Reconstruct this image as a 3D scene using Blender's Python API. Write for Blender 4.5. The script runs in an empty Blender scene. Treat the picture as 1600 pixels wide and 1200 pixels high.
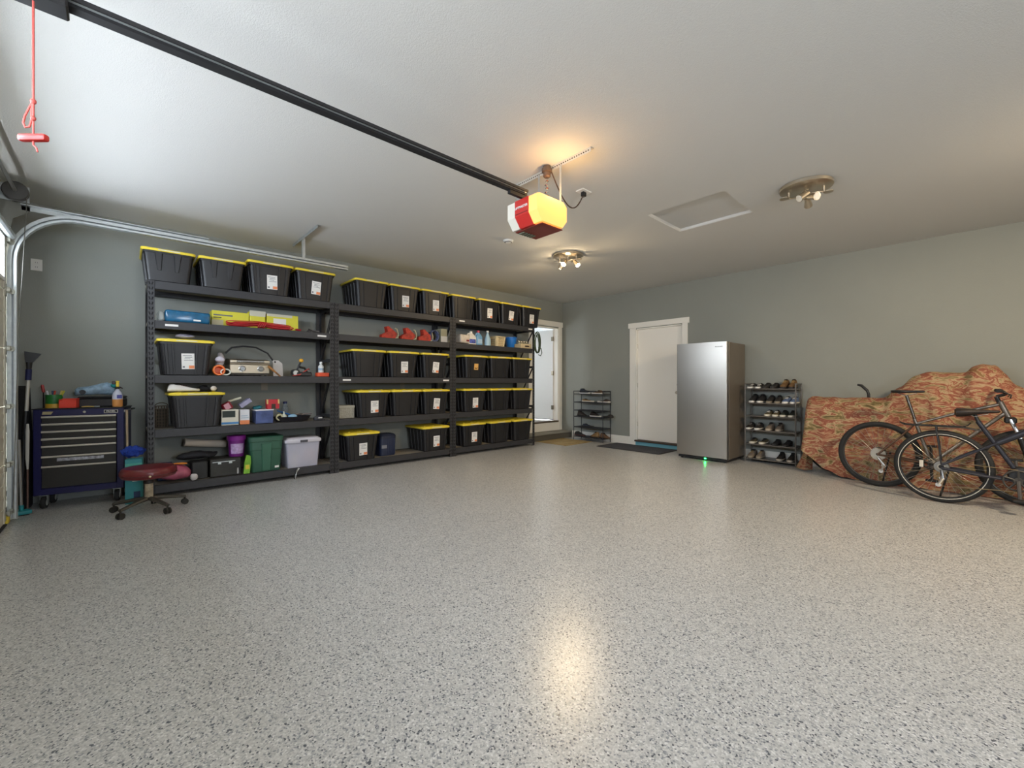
import bpy, bmesh, math, random
from mathutils import Vector, Matrix, noise
random.seed(7)
# ------------------------------------------------------------------ camera, world, lights, exposure
F_PX, HOR, CAM_H, YAW = 668.0, 598.0, 1.2, math.radians(47.54)
sc = bpy.context.scene
COL = sc.collection
cam = bpy.data.objects.new('camera', bpy.data.cameras.new('camera'))
COL.objects.link(cam)
cam.data.sensor_width = 36.0
cam.data.lens = F_PX / 1600 * 36.0
cam.data.shift_y = -(600 - HOR) / 1600
cam.data.clip_start = 0.02
cam.location = (0, 0, CAM_H)
cam.rotation_euler = (math.pi / 2, 0, YAW)
sc.camera = cam
world = bpy.data.worlds.new('daylight'); sc.world = world
world.use_nodes = True
bg = world.node_tree.nodes['Background']
bg.inputs['Color'].default_value = (0.87, 0.935, 1.0, 1)
bg.inputs['Strength'].default_value = 20.5
sc.view_settings.view_transform = 'Standard'
sc.view_settings.look = 'None'
sc.view_settings.gamma = 1.0
sc.view_settings.use_curve_mapping = False
sc.view_settings.exposure = 0.55
try:
    sc.cycles.max_bounces = 10; sc.cycles.diffuse_bounces = 6; sc.cycles.sample_clamp_indirect = 6.0
    sc.cycles.caustics_reflective = False; sc.cycles.caustics_refractive = False
except Exception:
    pass
WX, WY, GY, RX, CH = -6.35, 7.36, -0.78, 3.4, 2.985      # shelf wall, back wall, garage-door wall, far side wall, ceiling
def portal(name, loc, rot, sx, sy):
    l = bpy.data.lights.new(name, 'AREA'); l.shape = 'RECTANGLE'; l.size = sx; l.size_y = sy
    l.cycles.is_portal = True
    o = bpy.data.objects.new(name, l); COL.objects.link(o); o.location = loc; o.rotation_euler = rot
    return o
portal('daylight_portal_garage_door', (-2.4, GY - .16, 2.24), (math.pi / 2, 0, 0), 6.4, .5)
portal('daylight_portal_added_window', (RX + .14, 1.0, 1.7), (0, math.pi / 2, 0), 1.2, 1.8)  # guides daylight through the added, unseen side window
portal('daylight_portal_hall_window', (-8.1, 4.42, 1.7), (math.pi / 2, 0, 0), .8, .8)

def warm_light(name, loc, power, color, radius=.03):
    l = bpy.data.lights.new(name, 'POINT'); l.energy = power; l.color = color; l.shadow_soft_size = radius
    o = bpy.data.objects.new(name, l); COL.objects.link(o); o.location = loc
    return o

def spot_light(name, loc, d, power, color, angle=150):
    l = bpy.data.lights.new(name, 'SPOT'); l.energy = power; l.color = color; l.shadow_soft_size = .035; l.spot_size = math.radians(angle); l.spot_blend = 1.
    o = bpy.data.objects.new(name, l); COL.objects.link(o); o.location = loc; o.rotation_euler = Vector(d).to_track_quat('-Z', 'Y').to_euler()
    return o
# ------------------------------------------------------------------ pixel -> place (a pixel gives a direction, a wall/shelf plane the distance)
_s, _c = math.sin(YAW), math.cos(YAW)
def ray(px, py):
    l = (px - 800) / F_PX
    return (-_s + l * _c, _c + l * _s, (HOR - py) / F_PX)
def on_x(px, py, X):
    d = ray(px, py); t = X / d[0]; return (X, d[1] * t, CAM_H + d[2] * t)
def on_y(px, py, Y):
    d = ray(px, py); t = Y / d[1]; return (d[0] * t, Y, CAM_H + d[2] * t)
def on_z(px, py, Z):
    d = ray(px, py); t = (Z - CAM_H) / d[2]; return (d[0] * t, d[1] * t, Z)

# ------------------------------------------------------------------ materials
def lin(h):
    if isinstance(h, str):
        h = h.lstrip('#'); c = [int(h[i:i + 2], 16) / 255 for i in (0, 2, 4)]
    else:
        c = [v / 255 for v in h]
    return tuple(v / 12.92 if v <= .04045 else ((v + .055) / 1.055) ** 2.4 for v in c) + (1,)
MATS = {}
def mat(name, col='#888888', rough=.55, metal=0., var=.0, scale=8., bump=0., bscale=60., emit=None, estr=0., trans=0., alpha=1., coat=0., spec=.5):
    if name in MATS: return MATS[name]
    m = bpy.data.materials.new(name); m.use_nodes = True
    nt = m.node_tree; b = nt.nodes['Principled BSDF']
    b.inputs['Base Color'].default_value = lin(col)
    b.inputs['Roughness'].default_value = rough
    b.inputs['Metallic'].default_value = metal
    b.inputs['Specular IOR Level'].default_value = spec
    b.inputs['Coat Weight'].default_value = coat
    b.inputs['Transmission Weight'].default_value = trans
    b.inputs['Alpha'].default_value = alpha
    tc = nt.nodes.new('ShaderNodeTexCoord')
    if var > 0:
        n = nt.nodes.new('ShaderNodeTexNoise'); n.inputs['Scale'].default_value = scale; n.inputs['Detail'].default_value = 4
        nt.links.new(tc.outputs['Object'], n.inputs['Vector'])
        h = nt.nodes.new('ShaderNodeHueSaturation'); h.inputs['Color'].default_value = lin(col)
        mr = nt.nodes.new('ShaderNodeMapRange'); mr.inputs[1].default_value = .3; mr.inputs[2].default_value = .7
        mr.inputs[3].default_value = 1 - var; mr.inputs[4].default_value = 1 + var
        nt.links.new(n.outputs['Fac'], mr.inputs[0]); nt.links.new(mr.outputs[0], h.inputs['Value'])
        nt.links.new(h.outputs['Color'], b.inputs['Base Color'])
    if bump > 0:
        n = nt.nodes.new('ShaderNodeTexNoise'); n.inputs['Scale'].default_value = bscale; n.inputs['Detail'].default_value = 3
        nt.links.new(tc.outputs['Object'], n.inputs['Vector'])
        bp = nt.nodes.new('ShaderNodeBump'); bp.inputs['Strength'].default_value = bump; bp.inputs['Distance'].default_value = .01
        nt.links.new(n.outputs['Fac'], bp.inputs['Height']); nt.links.new(bp.outputs['Normal'], b.inputs['Normal'])
    if emit is not None:
        b.inputs['Emission Color'].default_value = lin(emit); b.inputs['Emission Strength'].default_value = estr
    MATS[name] = m
    return m
def ramp(nt, stops, interp='LINEAR'):
    r = nt.nodes.new('ShaderNodeValToRGB'); r.color_ramp.interpolation = interp
    e = r.color_ramp.elements
    while len(e) > 1: e.remove(e[0])
    e[0].position, e[0].color = stops[0][0], lin(stops[0][1])
    for p, c in stops[1:]:
        x = e.new(p); x.color = lin(c)
    return r

def floor_mat():
    m = bpy.data.materials.new('epoxy_flake_floor'); m.use_nodes = True; nt = m.node_tree; b = nt.nodes['Principled BSDF']
    tc = nt.nodes.new('ShaderNodeTexCoord')
    v = nt.nodes.new('ShaderNodeTexVoronoi'); v.inputs['Scale'].default_value = 165; v.inputs['Randomness'].default_value = 1
    nt.links.new(tc.outputs['Object'], v.inputs['Vector'])
    sep = nt.nodes.new('ShaderNodeSeparateColor'); nt.links.new(v.outputs['Color'], sep.inputs[0])
    r = ramp(nt, [(0, '#50535b'), (.05, '#8b8d92'), (.13, '#a9aaa9'), (.30, '#b9b8b6'), (.52, '#c4c3c0'), (.78, '#cecdca'), (.94, '#dbdad8')], 'CONSTANT')
    nt.links.new(sep.outputs[0], r.inputs[0])
    n = nt.nodes.new('ShaderNodeTexNoise'); n.inputs['Scale'].default_value = 1.3; n.inputs['Detail'].default_value = 3
    nt.links.new(tc.outputs['Object'], n.inputs['Vector'])
    h = nt.nodes.new('ShaderNodeHueSaturation')
    mr = nt.nodes.new('ShaderNodeMapRange'); mr.inputs[3].default_value = .93; mr.inputs[4].default_value = 1.05
    nt.links.new(n.outputs['Fac'], mr.inputs[0]); nt.links.new(mr.outputs[0], h.inputs['Value']); nt.links.new(r.outputs[0], h.inputs['Color'])
    nt.links.new(h.outputs[0], b.inputs['Base Color'])
    b.inputs['Roughness'].default_value = .28; b.inputs['Specular IOR Level'].default_value = .55
    n2 = nt.nodes.new('ShaderNodeTexNoise'); n2.inputs['Scale'].default_value = 90; n2.inputs['Detail'].default_value = 2
    nt.links.new(tc.outputs['Object'], n2.inputs['Vector'])
    bp = nt.nodes.new('ShaderNodeBump'); bp.inputs['Strength'].default_value = .08; bp.inputs['Distance'].default_value = .004
    nt.links.new(n2.outputs['Fac'], bp.inputs['Height']); nt.links.new(bp.outputs[0], b.inputs['Normal'])
    return m
def camo_mat():
    m = bpy.data.materials.new('printed_cover_fabric'); m.use_nodes = True; nt = m.node_tree; b = nt.nodes['Principled BSDF']
    tc = nt.nodes.new('ShaderNodeTexCoord'); mp = nt.nodes.new('ShaderNodeMapping'); mp.inputs['Scale'].default_value = (2.6, 3.6, 7)
    mp.inputs['Rotation'].default_value = (0, .3, 0)
    nt.links.new(tc.outputs['Object'], mp.inputs[0])
    n = nt.nodes.new('ShaderNodeTexNoise'); n.inputs['Scale'].default_value = 1.75; n.inputs['Detail'].default_value = 6; n.inputs['Roughness'].default_value = .58; n.inputs['Distortion'].default_value = 1.2
    nt.links.new(mp.outputs[0], n.inputs['Vector'])
    r = ramp(nt, [(.25, '#453a28'), (.35, '#6c5e3c'), (.41, '#93805c'), (.45, '#b09878'), (.48, '#9a6a52'), (.52, '#7d4436'), (.56, '#955f4a'), (.60, '#ad9070'), (.64, '#7c663f'), (.70, '#8a5340'), (.80, '#523c28')])
    nt.links.new(n.outputs['Fac'], r.inputs[0]); nt.links.new(r.outputs[0], b.inputs['Base Color'])
    b.inputs['Roughness'].default_value = .8; b.inputs['Specular IOR Level'].default_value = .25
    return m
def steel_mat():
    m = bpy.data.materials.new('brushed_stainless'); m.use_nodes = True; nt = m.node_tree; b = nt.nodes['Principled BSDF']
    b.inputs['Base Color'].default_value = lin('#b4b0a9'); b.inputs['Metallic'].default_value = 1
    tc = nt.nodes.new('ShaderNodeTexCoord'); mp = nt.nodes.new('ShaderNodeMapping'); mp.inputs['Scale'].default_value = (2, 2, 240)
    nt.links.new(tc.outputs['Object'], mp.inputs[0])
    n = nt.nodes.new('ShaderNodeTexNoise'); n.inputs['Scale'].default_value = 1; n.inputs['Detail'].default_value = 3
    nt.links.new(mp.outputs[0], n.inputs['Vector'])
    mr = nt.nodes.new('ShaderNodeMapRange'); mr.inputs[3].default_value = .26; mr.inputs[4].default_value = .44
    nt.links.new(n.outputs['Fac'], mr.inputs[0]); nt.links.new(mr.outputs[0], b.inputs['Roughness'])
    b.inputs['Anisotropic'].default_value = .6
    return m
def wood_mat(name, c1, c2):
    m = bpy.data.materials.new(name); m.use_nodes = True; nt = m.node_tree; b = nt.nodes['Principled BSDF']
    tc = nt.nodes.new('ShaderNodeTexCoord'); mp = nt.nodes.new('ShaderNodeMapping'); mp.inputs['Scale'].default_value = (14, 2, 14)
    nt.links.new(tc.outputs['Object'], mp.inputs[0])
    n = nt.nodes.new('ShaderNodeTexNoise'); n.inputs['Scale'].default_value = 1.2; n.inputs['Detail'].default_value = 6; n.inputs['Distortion'].default_value = .6
    nt.links.new(mp.outputs[0], n.inputs['Vector'])
    r = ramp(nt, [(.3, c1), (.65, c2)]); nt.links.new(n.outputs['Fac'], r.inputs[0]); nt.links.new(r.outputs[0], b.inputs['Base Color'])
    b.inputs['Roughness'].default_value = .6
    return m
def glass_mat():
    m = bpy.data.materials.new('window_glass'); m.use_nodes = True; nt = m.node_tree
    for n in list(nt.nodes): nt.nodes.remove(n)
    o = nt.nodes.new('ShaderNodeOutputMaterial'); t = nt.nodes.new('ShaderNodeBsdfTransparent'); g = nt.nodes.new('ShaderNodeBsdfGlossy')
    g.inputs['Roughness'].default_value = .02; mx = nt.nodes.new('ShaderNodeMixShader'); mx.inputs[0].default_value = .06
    t.inputs[0].default_value = (.95, .97, 1, 1)
    nt.links.new(t.outputs[0], mx.inputs[1]); nt.links.new(g.outputs[0], mx.inputs[2]); nt.links.new(mx.outputs[0], o.inputs[0])
    return m
FLOOR = floor_mat(); CAMO = camo_mat(); STEEL = steel_mat(); GLASS = glass_mat()
WALL = mat('grey_green_wall_paint', '#8f918a', .75, var=.03, scale=1.5, bump=.15, bscale=120)
CEIL = mat('matt_ceiling_paint', '#d3d1cc', .85, bump=.2, bscale=160)
WHITE = mat('white_trim_paint', '#f0ece3', .4)
BLACKSTEEL = mat('black_powder_coat', '#303033', .5, var=.08, scale=20)
GALV = mat('galvanised_steel', '#b9bdbc', .4, .75, var=.08, scale=25)
CHROME = mat('polished_chrome', '#d6d6d6', .15, 1.)
NICKEL = mat('brushed_nickel', '#c9beac', .34, 1.)
RUBBER = mat('black_rubber', '#1d1d1d', .75, bump=.2, bscale=200)
BLACKP = mat('black_plastic', '#1c1b1c', .42)
TOTE = mat('black_tote_plastic', '#1b1a1c', .45, var=.06, scale=10)
YELLOW = mat('yellow_tote_lid_plastic', '#e8cf3c', .45, var=.05, scale=12)
PAPER = mat('white_label_paper', '#e6e4e0', .7)
ORANGE = mat('orange_print', '#e58a5a', .6)
INK = mat('grey_ink', '#6a6a72', .7)
PAINT_LID = mat('pale_lid_sticker', '#d8d2b0', .6)

# ------------------------------------------------------------------ mesh building
class MB:
    def __init__(s): s.bm = bmesh.new()
    def _xf(s, verts, rot=None, at=None):
        if rot is not None:
            R = rot if isinstance(rot, Matrix) else Matrix.Rotation(rot[2], 4, 'Z') @ Matrix.Rotation(rot[1], 4, 'Y') @ Matrix.Rotation(rot[0], 4, 'X')
            bmesh.ops.transform(s.bm, matrix=R, verts=verts)
        if at is not None: bmesh.ops.translate(s.bm, vec=Vector(at), verts=verts)
    def box(s, c, size, bev=0., rot=None, seg=1):
        r = bmesh.ops.create_cube(s.bm, size=1.0); vs = r['verts']
        bmesh.ops.scale(s.bm, vec=Vector(size), verts=vs)
        if bev > 0:
            es = list({e for v in vs for e in v.link_edges})
            b = bmesh.ops.bevel(s.bm, geom=es, offset=min(bev, min(size) * .45), segments=seg, affect='EDGES', profile=.5)
            vs = list({v for f in b['faces'] for v in f.verts} | {v for v in vs if v.is_valid})
            fr = set(vs); st = list(vs)
            while st:
                v = st.pop()
                for e in v.link_edges:
                    o = e.other_vert(v)
                    if o not in fr: fr.add(o); st.append(o)
            vs = list(fr)
        s._xf(vs, rot, c); return s
    def lo_hi(s, lo, hi, bev=0.):
        return s.box([(a + b) / 2 for a, b in zip(lo, hi)], [abs(b - a) for a, b in zip(lo, hi)], bev)
    def rings(s, rings, cap0=True, cap1=True, closed=False):
        vv = [[s.bm.verts.new(Vector(p)) for p in r] for r in rings]
        n = len(vv[0]); m = len(vv)
        for i in range(m if closed else m - 1):
            a, b = vv[i], vv[(i + 1) % m]
            for j in range(n):
                k = (j + 1) % n
                try: s.bm.faces.new((a[j], a[k], b[k], b[j]))
                except ValueError: pass
        if not closed:
            try:
                if cap0: s.bm.faces.new(list(reversed(vv[0])))
                if cap1: s.bm.faces.new(vv[-1])
            except ValueError: pass
        return s
    def cyl(s, p0, p1, r0, r1=None, n=12):
        return s.tube([p0, p1], [r0, r0 if r1 is None else r1], n)
    def tube(s, pts, r, n=8, closed=False, flat=1.):
        pts = [Vector(p) for p in pts]; m = len(pts)
        rs = list(r) if isinstance(r, (list, tuple)) else [r] * m
        rings = []; up = None
        for i, p in enumerate(pts):
            if closed: t = pts[(i + 1) % m] - pts[i - 1]
            else: t = pts[min(i + 1, m - 1)] - pts[max(i - 1, 0)]
            if t.length < 1e-9: t = Vector((0, 0, 1))
            t.normalize()
            if up is None:
                up = Vector((0, 0, 1)) if abs(t.z) < .9 else Vector((1, 0, 0))
            sd = t.cross(up); sd.normalize(); up = sd.cross(t); up.normalize()
            rings.append([p + sd * math.cos(2 * math.pi * k / n) * rs[i] + up * math.sin(2 * math.pi * k / n) * rs[i] * flat for k in range(n)])
        return s.rings(rings, closed=closed)
    def lathe(s, prof, c=(0, 0, 0), n=20, axis='Z', sx=1., sy=1.):
        rings = []
        for r, h in prof:
            ring = []
            for k in range(n):
                a = 2 * math.pi * k / n; u, v = math.cos(a) * r * sx, math.sin(a) * r * sy
                p = {'Z': (u, v, h), 'X': (h, u, v), 'Y': (v, h, u)}[axis]
                ring.append((p[0] + c[0], p[1] + c[1], p[2] + c[2]))
            rings.append(ring)
        return s.rings(rings)
    def prism(s, poly, axis, lo, hi):
        f = {'X': lambda h, p: (h, p[0], p[1]), 'Y': lambda h, p: (p[0], h, p[1]), 'Z': lambda h, p: (p[0], p[1], h)}[axis]
        return s.rings([[f(lo, p) for p in poly], [f(hi, p) for p in poly]])
    def ball(s, c, r, sc=(1, 1, 1), n=10, rot=None):
        v = bmesh.ops.create_uvsphere(s.bm, u_segments=n * 2, v_segments=n, radius=r)['verts']
        bmesh.ops.scale(s.bm, vec=Vector(sc), verts=v); s._xf(v, rot, c); return s
    def crumple(s, amp, freq, seed=0.):
        for v in s.bm.verts:
            q = v.co * freq + Vector((seed, seed * 1.7, seed * .3))
            v.co += noise.noise_vector(q) * amp
        return s
    def mesh(s, name, m, sharp=35):
        bmesh.ops.recalc_face_normals(s.bm, faces=s.bm.faces)
        me = bpy.data.meshes.new(name); s.bm.to_mesh(me); s.bm.free()
        me.materials.append(m)
        for p in me.polygons: p.use_smooth = True
        me.set_sharp_from_angle(angle=math.radians(sharp))
        return me
    def build(s, name, m, parent=None, sharp=35, loc=None, rot=None):
        o = bpy.data.objects.new(name, s.mesh(name, m, sharp)); COL.objects.link(o)
        if parent is not None: o.parent = parent
        if loc is not None: o.location = loc
        if rot is not None: o.rotation_euler = rot
        return o
def tag(o, label, cat, group=None, kind=None):
    o['label'] = label
    if cat: o['category'] = cat
    if group: o['group'] = group
    if kind: o['kind'] = kind
    return o
def thing(name, label, cat, loc=(0, 0, 0), rz=0., group=None):
    o = bpy.data.objects.new(name, None); COL.objects.link(o); o.empty_display_size = .05
    o.location = loc; o.rotation_euler = (0, 0, rz)
    return tag(o, label, cat, group)
def struct(mb, name, m, label=None, parent=None):
    o = mb.build(name, m, parent)
    o['kind'] = 'structure'
    if label: o['label'] = label
    return o
def copy_tree(o, parent=None):
    c = o.copy(); COL.objects.link(c)
    if parent is not None: c.parent = parent
    for ch in list(o.children): copy_tree(ch, c)
    return c
def rrect(sx, sy, r, z, n=4, cx=0., cy=0.):
    pts = []
    for qx, qy, a0 in ((1, 1, 0), (-1, 1, 90), (-1, -1, 180), (1, -1, 270)):
        for k in range(n + 1):
            a = math.radians(a0 + 90 * k / n)
            pts.append((cx + qx * (sx / 2 - r) + r * math.cos(a), cy + qy * (sy / 2 - r) + r * math.sin(a), z))
    return pts
def text_mesh(name, body, size, m, parent, loc, rot, extrude=.0008, bold=0.):
    cu = bpy.data.curves.new(name, 'FONT'); cu.body = body; cu.size = size; cu.align_x = 'CENTER'; cu.align_y = 'CENTER'
    cu.extrude = extrude; cu.offset = bold; cu.resolution_u = 2
    t = bpy.data.objects.new(name, cu); COL.objects.link(t)
    bpy.context.view_layer.update()
    me = bpy.data.meshes.new_from_object(t.evaluated_get(bpy.context.evaluated_depsgraph_get()))
    bpy.data.objects.remove(t)
    me.materials.clear(); me.materials.append(m)
    o = bpy.data.objects.new(name, me); COL.objects.link(o); o.parent = parent; o.location = loc; o.rotation_euler = rot
    return o
ORD = ['first', 'second', 'third', 'fourth', 'fifth', 'sixth', 'seventh']
H90 = math.pi / 2
# ------------------------------------------------------------------ the room
T = .12
struct(MB().lo_hi((-6.6, -1.1, -.15), (RX + .2, WY + .2, 0)), 'floor', FLOOR, 'grey epoxy flake garage floor')
HX0, HX1, HY0, HY1 = -2.385, -1.60, 4.14, 4.875
cb = MB()
cb.lo_hi((WX - T, GY - T, CH), (HX0, WY + T, CH + .12)); cb.lo_hi((HX1, GY - T, CH), (RX + T, WY + T, CH + .12))
cb.lo_hi((HX0, GY - T, CH), (HX1, HY0, CH + .12)); cb.lo_hi((HX0, HY1, CH), (HX1, WY + T, CH + .12))
struct(cb, 'ceiling', CEIL, 'off-white textured garage ceiling')
h = thing('attic_hatch', 'square flush attic access hatch recessed in the ceiling', 'hatch', ((HX0 + HX1) / 2, (HY0 + HY1) / 2, CH + .03))
MB().box((0, 0, .012), (HX1 - HX0 - .004, HY1 - HY0 - .004, .02)).build('panel', mat('hatch_paint', '#cfcdc8', .8, bump=.3, bscale=160), h)
fr = MB(); w, d = HX1 - HX0, HY1 - HY0
for x in (-1, 1): fr.box((x * (w / 2 - .004), 0, -.012), (.008, d, .024))
for y in (-1, 1): fr.box((0, y * (d / 2 - .004), -.012), (w - .018, .008, .024))
fr.build('frame', CEIL, h)
# shelf wall with the doorway into the house
DY0, DY1, DZ0, DZ1 = 6.38, 7.215, .36, 2.42
wl = MB()
wl.lo_hi((WX - T, GY - T, 0), (WX, DY0, CH)); wl.lo_hi((WX - T, DY1, 0), (WX, WY + T, CH))
wl.lo_hi((WX - T, DY0, DZ1), (WX, DY1, CH)); wl.lo_hi((WX - T, DY0, 0), (WX, DY1, DZ0 - .03))
struct(wl, 'wall_left', WALL, 'grey painted wall behind the storage racks')
# back wall with the closed door
EX0, EX1, EZ0, EZ1 = -4.485, -3.56, .10, 2.245
wb = MB()
wb.lo_hi((WX, WY, 0), (EX0, WY + T, CH)); wb.lo_hi((EX1, WY, 0), (RX + T, WY + T, CH))
wb.lo_hi((EX0, WY, EZ1), (EX1, WY + T, CH)); wb.lo_hi((EX0, WY, 0), (EX1, WY + T, EZ0 - .03))
struct(wb, 'wall_back', WALL, 'grey painted wall behind the fridge and bicycles')
wr = MB(); SY0, SY1, SZ0, SZ1 = .2, 1.8, 1.2, 2.2
wr.lo_hi((RX, GY - T, 0), (RX + T, SY0, CH)); wr.lo_hi((RX, SY1, 0), (RX + T, WY, CH)); wr.lo_hi((RX, SY0, 0), (RX + T, SY1, SZ0)); wr.lo_hi((RX, SY0, SZ1), (RX + T, SY1, CH))
struct(wr, 'wall_right', WALL)
wf = MB()
for a_, b_ in (((SY0, SZ0), (SY1, SZ0 + .05)), ((SY0, SZ1 - .05), (SY1, SZ1)), ((SY0, SZ0 + .05), (SY0 + .05, SZ1 - .05)), ((SY1 - .05, SZ0 + .05), (SY1, SZ1 - .05)), (((SY0 + SY1) / 2 - .025, SZ0 + .05), ((SY0 + SY1) / 2 + .025, SZ1 - .05))):
    wf.lo_hi((RX + .03, a_[0], a_[1]), (RX + .09, b_[0], b_[1]))
w1 = struct(wf, 'window_added', WHITE, 'white framed side window, added out of view for fill daylight')  # unseen window, added to let fill daylight onto the near floor
MB().lo_hi((RX + .055, SY0 + .05, SZ0 + .05), (RX + .06, SY1 - .05, SZ1 - .05)).build('pane', GLASS, w1)
GX0, GX1, GZ = -5.50, .70, 2.46
wg = MB()
wg.lo_hi((WX, GY - T, 0), (GX0, GY, CH)); wg.lo_hi((GX1, GY - T, 0), (RX, GY, CH)); wg.lo_hi((GX0, GY - T, GZ), (GX1, GY, CH))
struct(wg, 'wall_front', WALL, 'grey painted wall around the garage door')
# doorway 1: casing, jambs, sill, riser, step, open leaf
t1 = MB()
t1.lo_hi((WX, DY1, .15), (WX + .018, DY1 + .105, DZ1 + .02), .003); t1.lo_hi((WX, DY0 - .105, .0), (WX + .018, DY0, DZ1 + .02), .003)
t1.lo_hi((WX, DY0 - .13, DZ1 + .02), (WX + .024, DY1 + .13, DZ1 + .13), .003)
t1.lo_hi((WX - T, DY1 - .02, DZ0), (WX, DY1, DZ1)); t1.lo_hi((WX - T, DY0, DZ0), (WX, DY0 + .02, DZ1)); t1.lo_hi((WX - T, DY0, DZ1 - .02), (WX, DY1, DZ1))
struct(t1, 'trim_1', WHITE, 'white casing around the open doorway beside the racks')
struct(MB().lo_hi((WX, DY0, .15), (WX + .012, DY1, DZ0 - .03)), 'trim_2', WHITE, 'white riser board below the open doorway')
struct(MB().lo_hi((WX - T, DY0 + .02, DZ0 - .03), (WX + .03, DY1 - .02, DZ0), .004), 'trim_3', mat('bronze_sill', '#6a5a4c', .4, .4), 'bronze door sill of the open doorway')
d1 = bpy.data.objects.new('door_1', None); COL.objects.link(d1); d1.location = (WX - T + .01, DY1 - .035, DZ0 + .005); d1['kind'] = 'structure'
d1['label'] = 'white interior door standing open into the hall'
MB().lo_hi((-.79, -.02, .012), (-.008, .02, 2.03), .003).build('door_leaf', mat('white_door_paint', '#e6e6e4', .4), d1)
MB().lo_hi((-.79, -.022, 0), (-.008, .022, .012)).build('door_sweep', mat('dark_navy_sweep', '#20243c', .7), d1)
for z in (.28, 1.05, 1.82):
    b = MB(); b.cyl((0, -.026, z - .05), (0, -.026, z + .05), .008); b.box((-.03, -.022, z), (.05, .004, .095)); b.box((.004, -.02, z), (.004, .03, .095))
    b.build('hinge', mat('satin_hinge', '#8b8272', .35, 1.), d1)
st = thing('entry_step', 'grey painted wooden step below the open doorway', 'step', (WX + .02, 0, 0))
STEPG = mat('grey_step_paint', '#8c8a80', .6, var=.06, scale=6)
MB().lo_hi((0, 5.98, .115), (.27, WY - .03, .148), .006).build('tread', STEPG, st)
MB().lo_hi((.0, 5.99, .0), (.245, WY - .04, .114)).build('riser', mat('dark_step_riser', '#5c584e', .7), st)
# hall beyond: floor, walls with a daylight window
hm = mat('pale_hall_paint', '#dcdedf', .8)
hb = MB(); hb.lo_hi((-9.5, 4.5, .2), (WX - T, 8.1, DZ0 - .03)); struct(hb, 'floor_hall', mat('hall_floor_boards', '#9a948c', .5))
hw = MB(); hw.lo_hi((-9.6, 4.4, .2), (-9.5, 8.2, 2.9)); hw.lo_hi((-9.5, 8.1, .2), (WX - T, 8.2, 2.9)); hw.lo_hi((-9.6, 4.4, 2.85), (WX - T, 8.2, 2.95))
hw.lo_hi((-9.5, 4.4, .2), (-8.42, 4.5, 2.85)); hw.lo_hi((-7.78, 4.4, .2), (WX - T, 4.5, 2.85)); hw.lo_hi((-8.42, 4.4, .2), (-7.78, 4.5, 1.4)); hw.lo_hi((-8.42, 4.4, 2.0), (-7.78, 4.5, 2.85))
struct(hw, 'wall_hall', hm)
# door 2
t2 = MB()
t2.lo_hi((EX0 - .13, WY - .018, .0), (EX0, WY, EZ1 + .01), .003); t2.lo_hi((EX1, WY - .018, .0), (EX1 + .10, WY, EZ1 + .01), .003)
t2.lo_hi((EX0 - .16, WY - .026, EZ1 + .01), (EX1 + .13, WY, EZ1 + .11), .003)
t2.lo_hi((EX0, WY, EZ0), (EX0 + .02, WY + T, EZ1)); t2.lo_hi((EX1 - .02, WY, EZ0), (EX1, WY + T, EZ1)); t2.lo_hi((EX0, WY, EZ1 - .02), (EX1, WY + T, EZ1))
t2.lo_hi((EX0, WY + .08, EZ0), (EX0 + .035, WY + T, EZ1)); t2.lo_hi((EX1 - .035, WY + .08, EZ0), (EX1, WY + T, EZ1)); t2.lo_hi((EX0, WY + .08, EZ1 - .04), (EX1, WY + T, EZ1)); t2.lo_hi((EX0, WY + .08, EZ0 - .03), (EX1, WY + T, EZ0 + .03))
struct(t2, 'trim_4', WHITE, 'white casing around the closed door behind the fridge')
d2 = bpy.data.objects.new('door_2', None); COL.objects.link(d2); d2.location = (EX0 + .022, WY + .035, EZ0 + .004); d2['kind'] = 'structure'
d2['label'] = 'plain white closed door behind the stainless fridge'
w = EX1 - EX0 - .044
MB().lo_hi((0, 0, 0), (w, .04, EZ1 - EZ0 - .028), .003).build('door_leaf', mat('cream_door_paint', '#f6f1e7', .45), d2)
b = MB(); b.lathe([(.028, 0), (.028, -.008), (.012, -.012), (.012, -.045), (.026, -.05), (.03, -.062), (.024, -.078), (.0005, -.082)], (w - .07, 0, .92), 16, 'Y'); b.build('door_knob', NICKEL, d2)
b = MB(); b.lathe([(.028, 0), (.026, -.012), (.0005, -.014)], (w - .07, 0, 1.06), 16, 'Y'); b.build('deadbolt', NICKEL, d2)
for z in (.3, 1.05, 1.8): MB().cyl((-.004, -.008, z - .045), (-.004, -.008, z + .045), .007).build('hinge', NICKEL, d2)
struct(MB().lo_hi((EX0 - .01, WY - .05, EZ0 - .03), (EX1 + .01, WY + T, EZ0), .004), 'trim_5', mat('brown_sill', '#4d4036', .5), 'dark sill below the closed door')
struct(MB().lo_hi((EX0, WY - .02, .0), (EX1, WY - .001, EZ0 - .03)), 'trim_6', mat('teal_sill_riser', '#6fa9b8', .5), 'teal strip below the closed door sill')
bb = MB(); bb.lo_hi((WX + .29, WY - .015, 0), (EX0 - .13, WY, .15), .003)
struct(bb, 'baseboard_back', WHITE, 'white baseboard below the shoe rack by the open doorway')
bb = MB(); bb.lo_hi((EX1 + .10, WY - .015, 0), (RX, WY, .15), .003)
struct(bb, 'baseboard_back_far', WHITE, 'white baseboard behind fridge and bicycles')

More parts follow.
